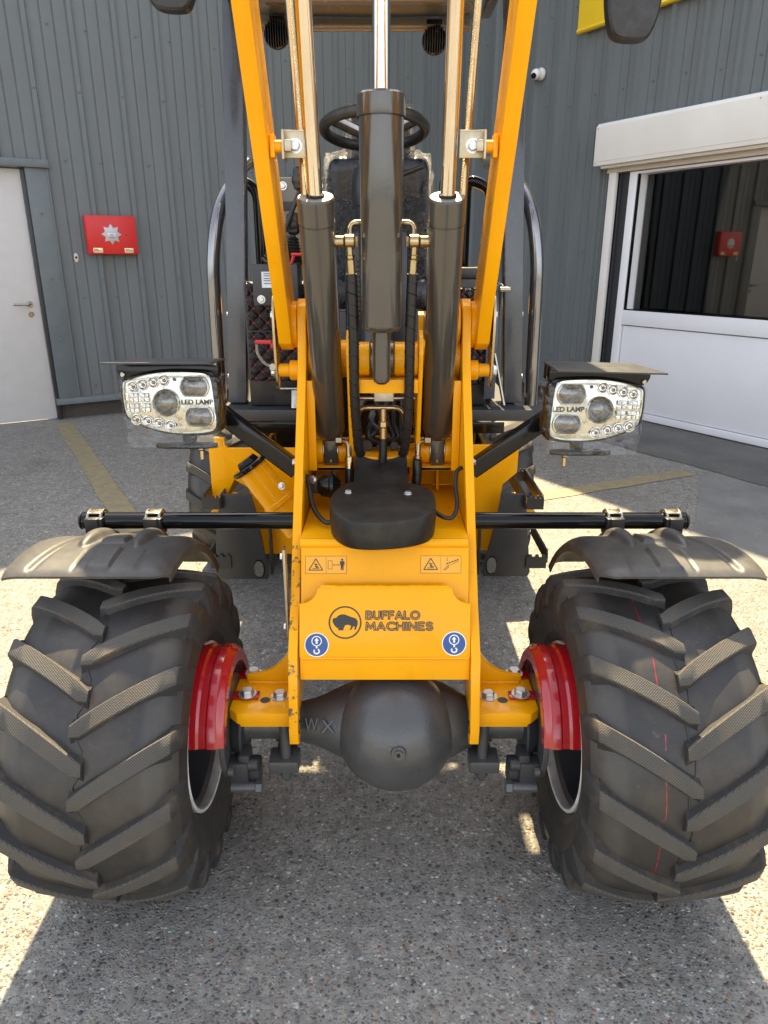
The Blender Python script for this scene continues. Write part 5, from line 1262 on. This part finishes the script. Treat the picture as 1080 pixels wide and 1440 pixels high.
# yellow rear hull plates, filler, grey mud plates, steps (the rear half is steered a few degrees off the front)
HULL = {-1: [(-.21, .855), (-.566, .855), (-.575, .868), (-.575, .894), (-.613, .894), (-.613, .868), (-.635, .855), (-.635, .64), (-.60, .64), (-.55, .735), (-.497, .703), (-.475, .44), (-.30, .44), (-.21, .50)],
        1: [(.18, .866), (.504, .868), (.503, .856), (.488, .852), (.487, .762), (.437, .717), (.404, .455), (.24, .455), (.18, .5)]}
MUD = {-1: [(-.592, .698), (-.480, .698), (-.462, .60), (-.432, .372), (-.440, .362), (-.615, .362), (-.632, .385), (-.617, .56)],
       1: [(.434, .700), (.512, .700), (.548, .390), (.540, .374), (.374, .374), (.366, .385), (.405, .57)]}
SLOT = {-1: (-.468, .405), 1: (.402, .420)}
TRAY = {-1: (-.655, -.590), 1: (.512, .574)}
def saw(L, h, n, up):
    p = [(0, 0), (L, 0), (L, h)]
    for i in range(n):
        a = L - i * L / n; b = L / n
        p += [(a - b * .12, h), (a - b * .25, h + up), (a - b * .62, h + up), (a - b * .75, h)]
    return p + [(0, h)]
for sg in (-1, 1):
    hu = obj('hull_plate', [pxz(HULL[sg], 2.50, 2.515, .003)], 'yel', ld)
    xs = sg * .44 - .035
    obj('hull_side', [bbox(xs - .008, xs + .008, 2.516, 3.4, .45, .80, .003)], 'yel', hu)
    mu = obj('mud_plate', [pxz(MUD[sg], 2.44, 2.452, .003)], 'satin', ld)
    xe = -.425 if sg < 0 else .358
    obj('mud_plate_edge', [bbox(xe - .004, xe + .004, 2.46, 2.60, .372, .60, .002)], 'satin', mu)
    ov = smooth_poly([(-.021, -.036), (.021, -.036), (.021, .036), (-.021, .036)], 3)
    sx, sz = SLOT[sg]
    obj('slot_rim', [prism([(sx + a, sz + b) for a, b in ov], (0, 2.4395, 0), (1, 0, 0), (0, 0, 1), (0, -.0015, 0), .0004)], 'black', mu)
    obj('slot_recess', [prism([(sx + a * .82, sz + b * .88) for a, b in ov], (0, 2.4378, 0), (1, 0, 0), (0, 0, 1), (0, -.0006, 0), 0)], 'tarmac', mu)
    z0, h = .650, .042
    xa, xb = TRAY[sg]; xo, xi = (xa, xb) if sg < 0 else (xb, xa)
    tray = obj('step_tray', [prism(saw(.34, h, 20, .010), (xo, 2.42, z0), (0, 1, 0), (0, 0, 1), (-sg * .005, 0, 0), 0)], 'satin', ld)
    obj('step_side', [prism(saw(.34, h, 20, .010), (xi, 2.42, z0), (0, 1, 0), (0, 0, 1), (-sg * .005, 0, 0), 0)], 'satin', tray)
    for y in (2.414, 2.761): obj('step_side', [prism(saw(xb - xa, h, 4, .010), (xa, y, z0), (1, 0, 0), (0, 0, 1), (0, .005, 0), 0)], 'satin', tray)
    obj('step_floor', [bbox(xa + .006, xb - .006, 2.47, 2.755, .60, .606, .002)], 'yel', tray)
    xl = sg * .625 - .02
    lo = obj('lower_step', [prism(saw(.30, .04, 18, .010), (xl, 2.44, .43), (0, 1, 0), (0, 0, 1), (sg * .006, 0, 0), 0)], 'satin', ld)
    obj('step_side', [prism(saw(.075, .045, 3, .010), (xl - (.0 if sg < 0 else .075), 2.434, .41), (1, 0, 0), (0, 0, 1), (0, .005, 0), 0)], 'satin', lo)
fl = obj('filler_neck', [cyl((-.445, 2.31, .835), (-.29, 2.30, .62), .052, .056, seg=36), cyl((-.365, 2.305, .724), (-.354, 2.304, .709), .058, seg=36)], 'yel', ld)
cpd = V((.155, -.01, -.215)).normalized()
obj('filler_cap', [cyl(V((-.445, 2.31, .835)) - cpd * .001, V((-.445, 2.31, .835)) - cpd * .018, .068, seg=36, b=.004), cyl(V((-.445, 2.31, .835)) - cpd * .018, V((-.445, 2.31, .835)) - cpd * .038, .042, .036, seg=8)], 'black', fl)
bolt(ld, (-.335, 2.22, .80), (-.3, -.9, .2), .8)
obj('engine_underbody', [bbox(rx(-.40), rx(.40), 2.76, 3.9, .42, .90, .01)], 'black', ld)
obj('front_bulkhead', [bbox(rx(-.52), rx(.50), 2.70, 2.71, .862, .905, .002)], 'black', ld)
obj('engine_hood', [box((-.11, 4.10, .86), (1.0, 1.15, .80), .06, None, 4)], 'yel', ld)
obj('rear_axle', [cyl((rx(-.5), 3.50, AZ), (rx(.4), 3.50, AZ), .05), sphere((rx(-.06), 3.50, AZ), .14)], 'axle', ld)
obj('articulation_joint', [box((0, 2.3, .62), (.14, .5, .20), .02), cyl((0, 2.25, .45), (0, 2.25, .80), .05)], 'yel', ld)
obj('drive_shaft', [cyl((0, 1.65, .42), (rx(0), 2.98, .42), .03)], 'axle', ld)
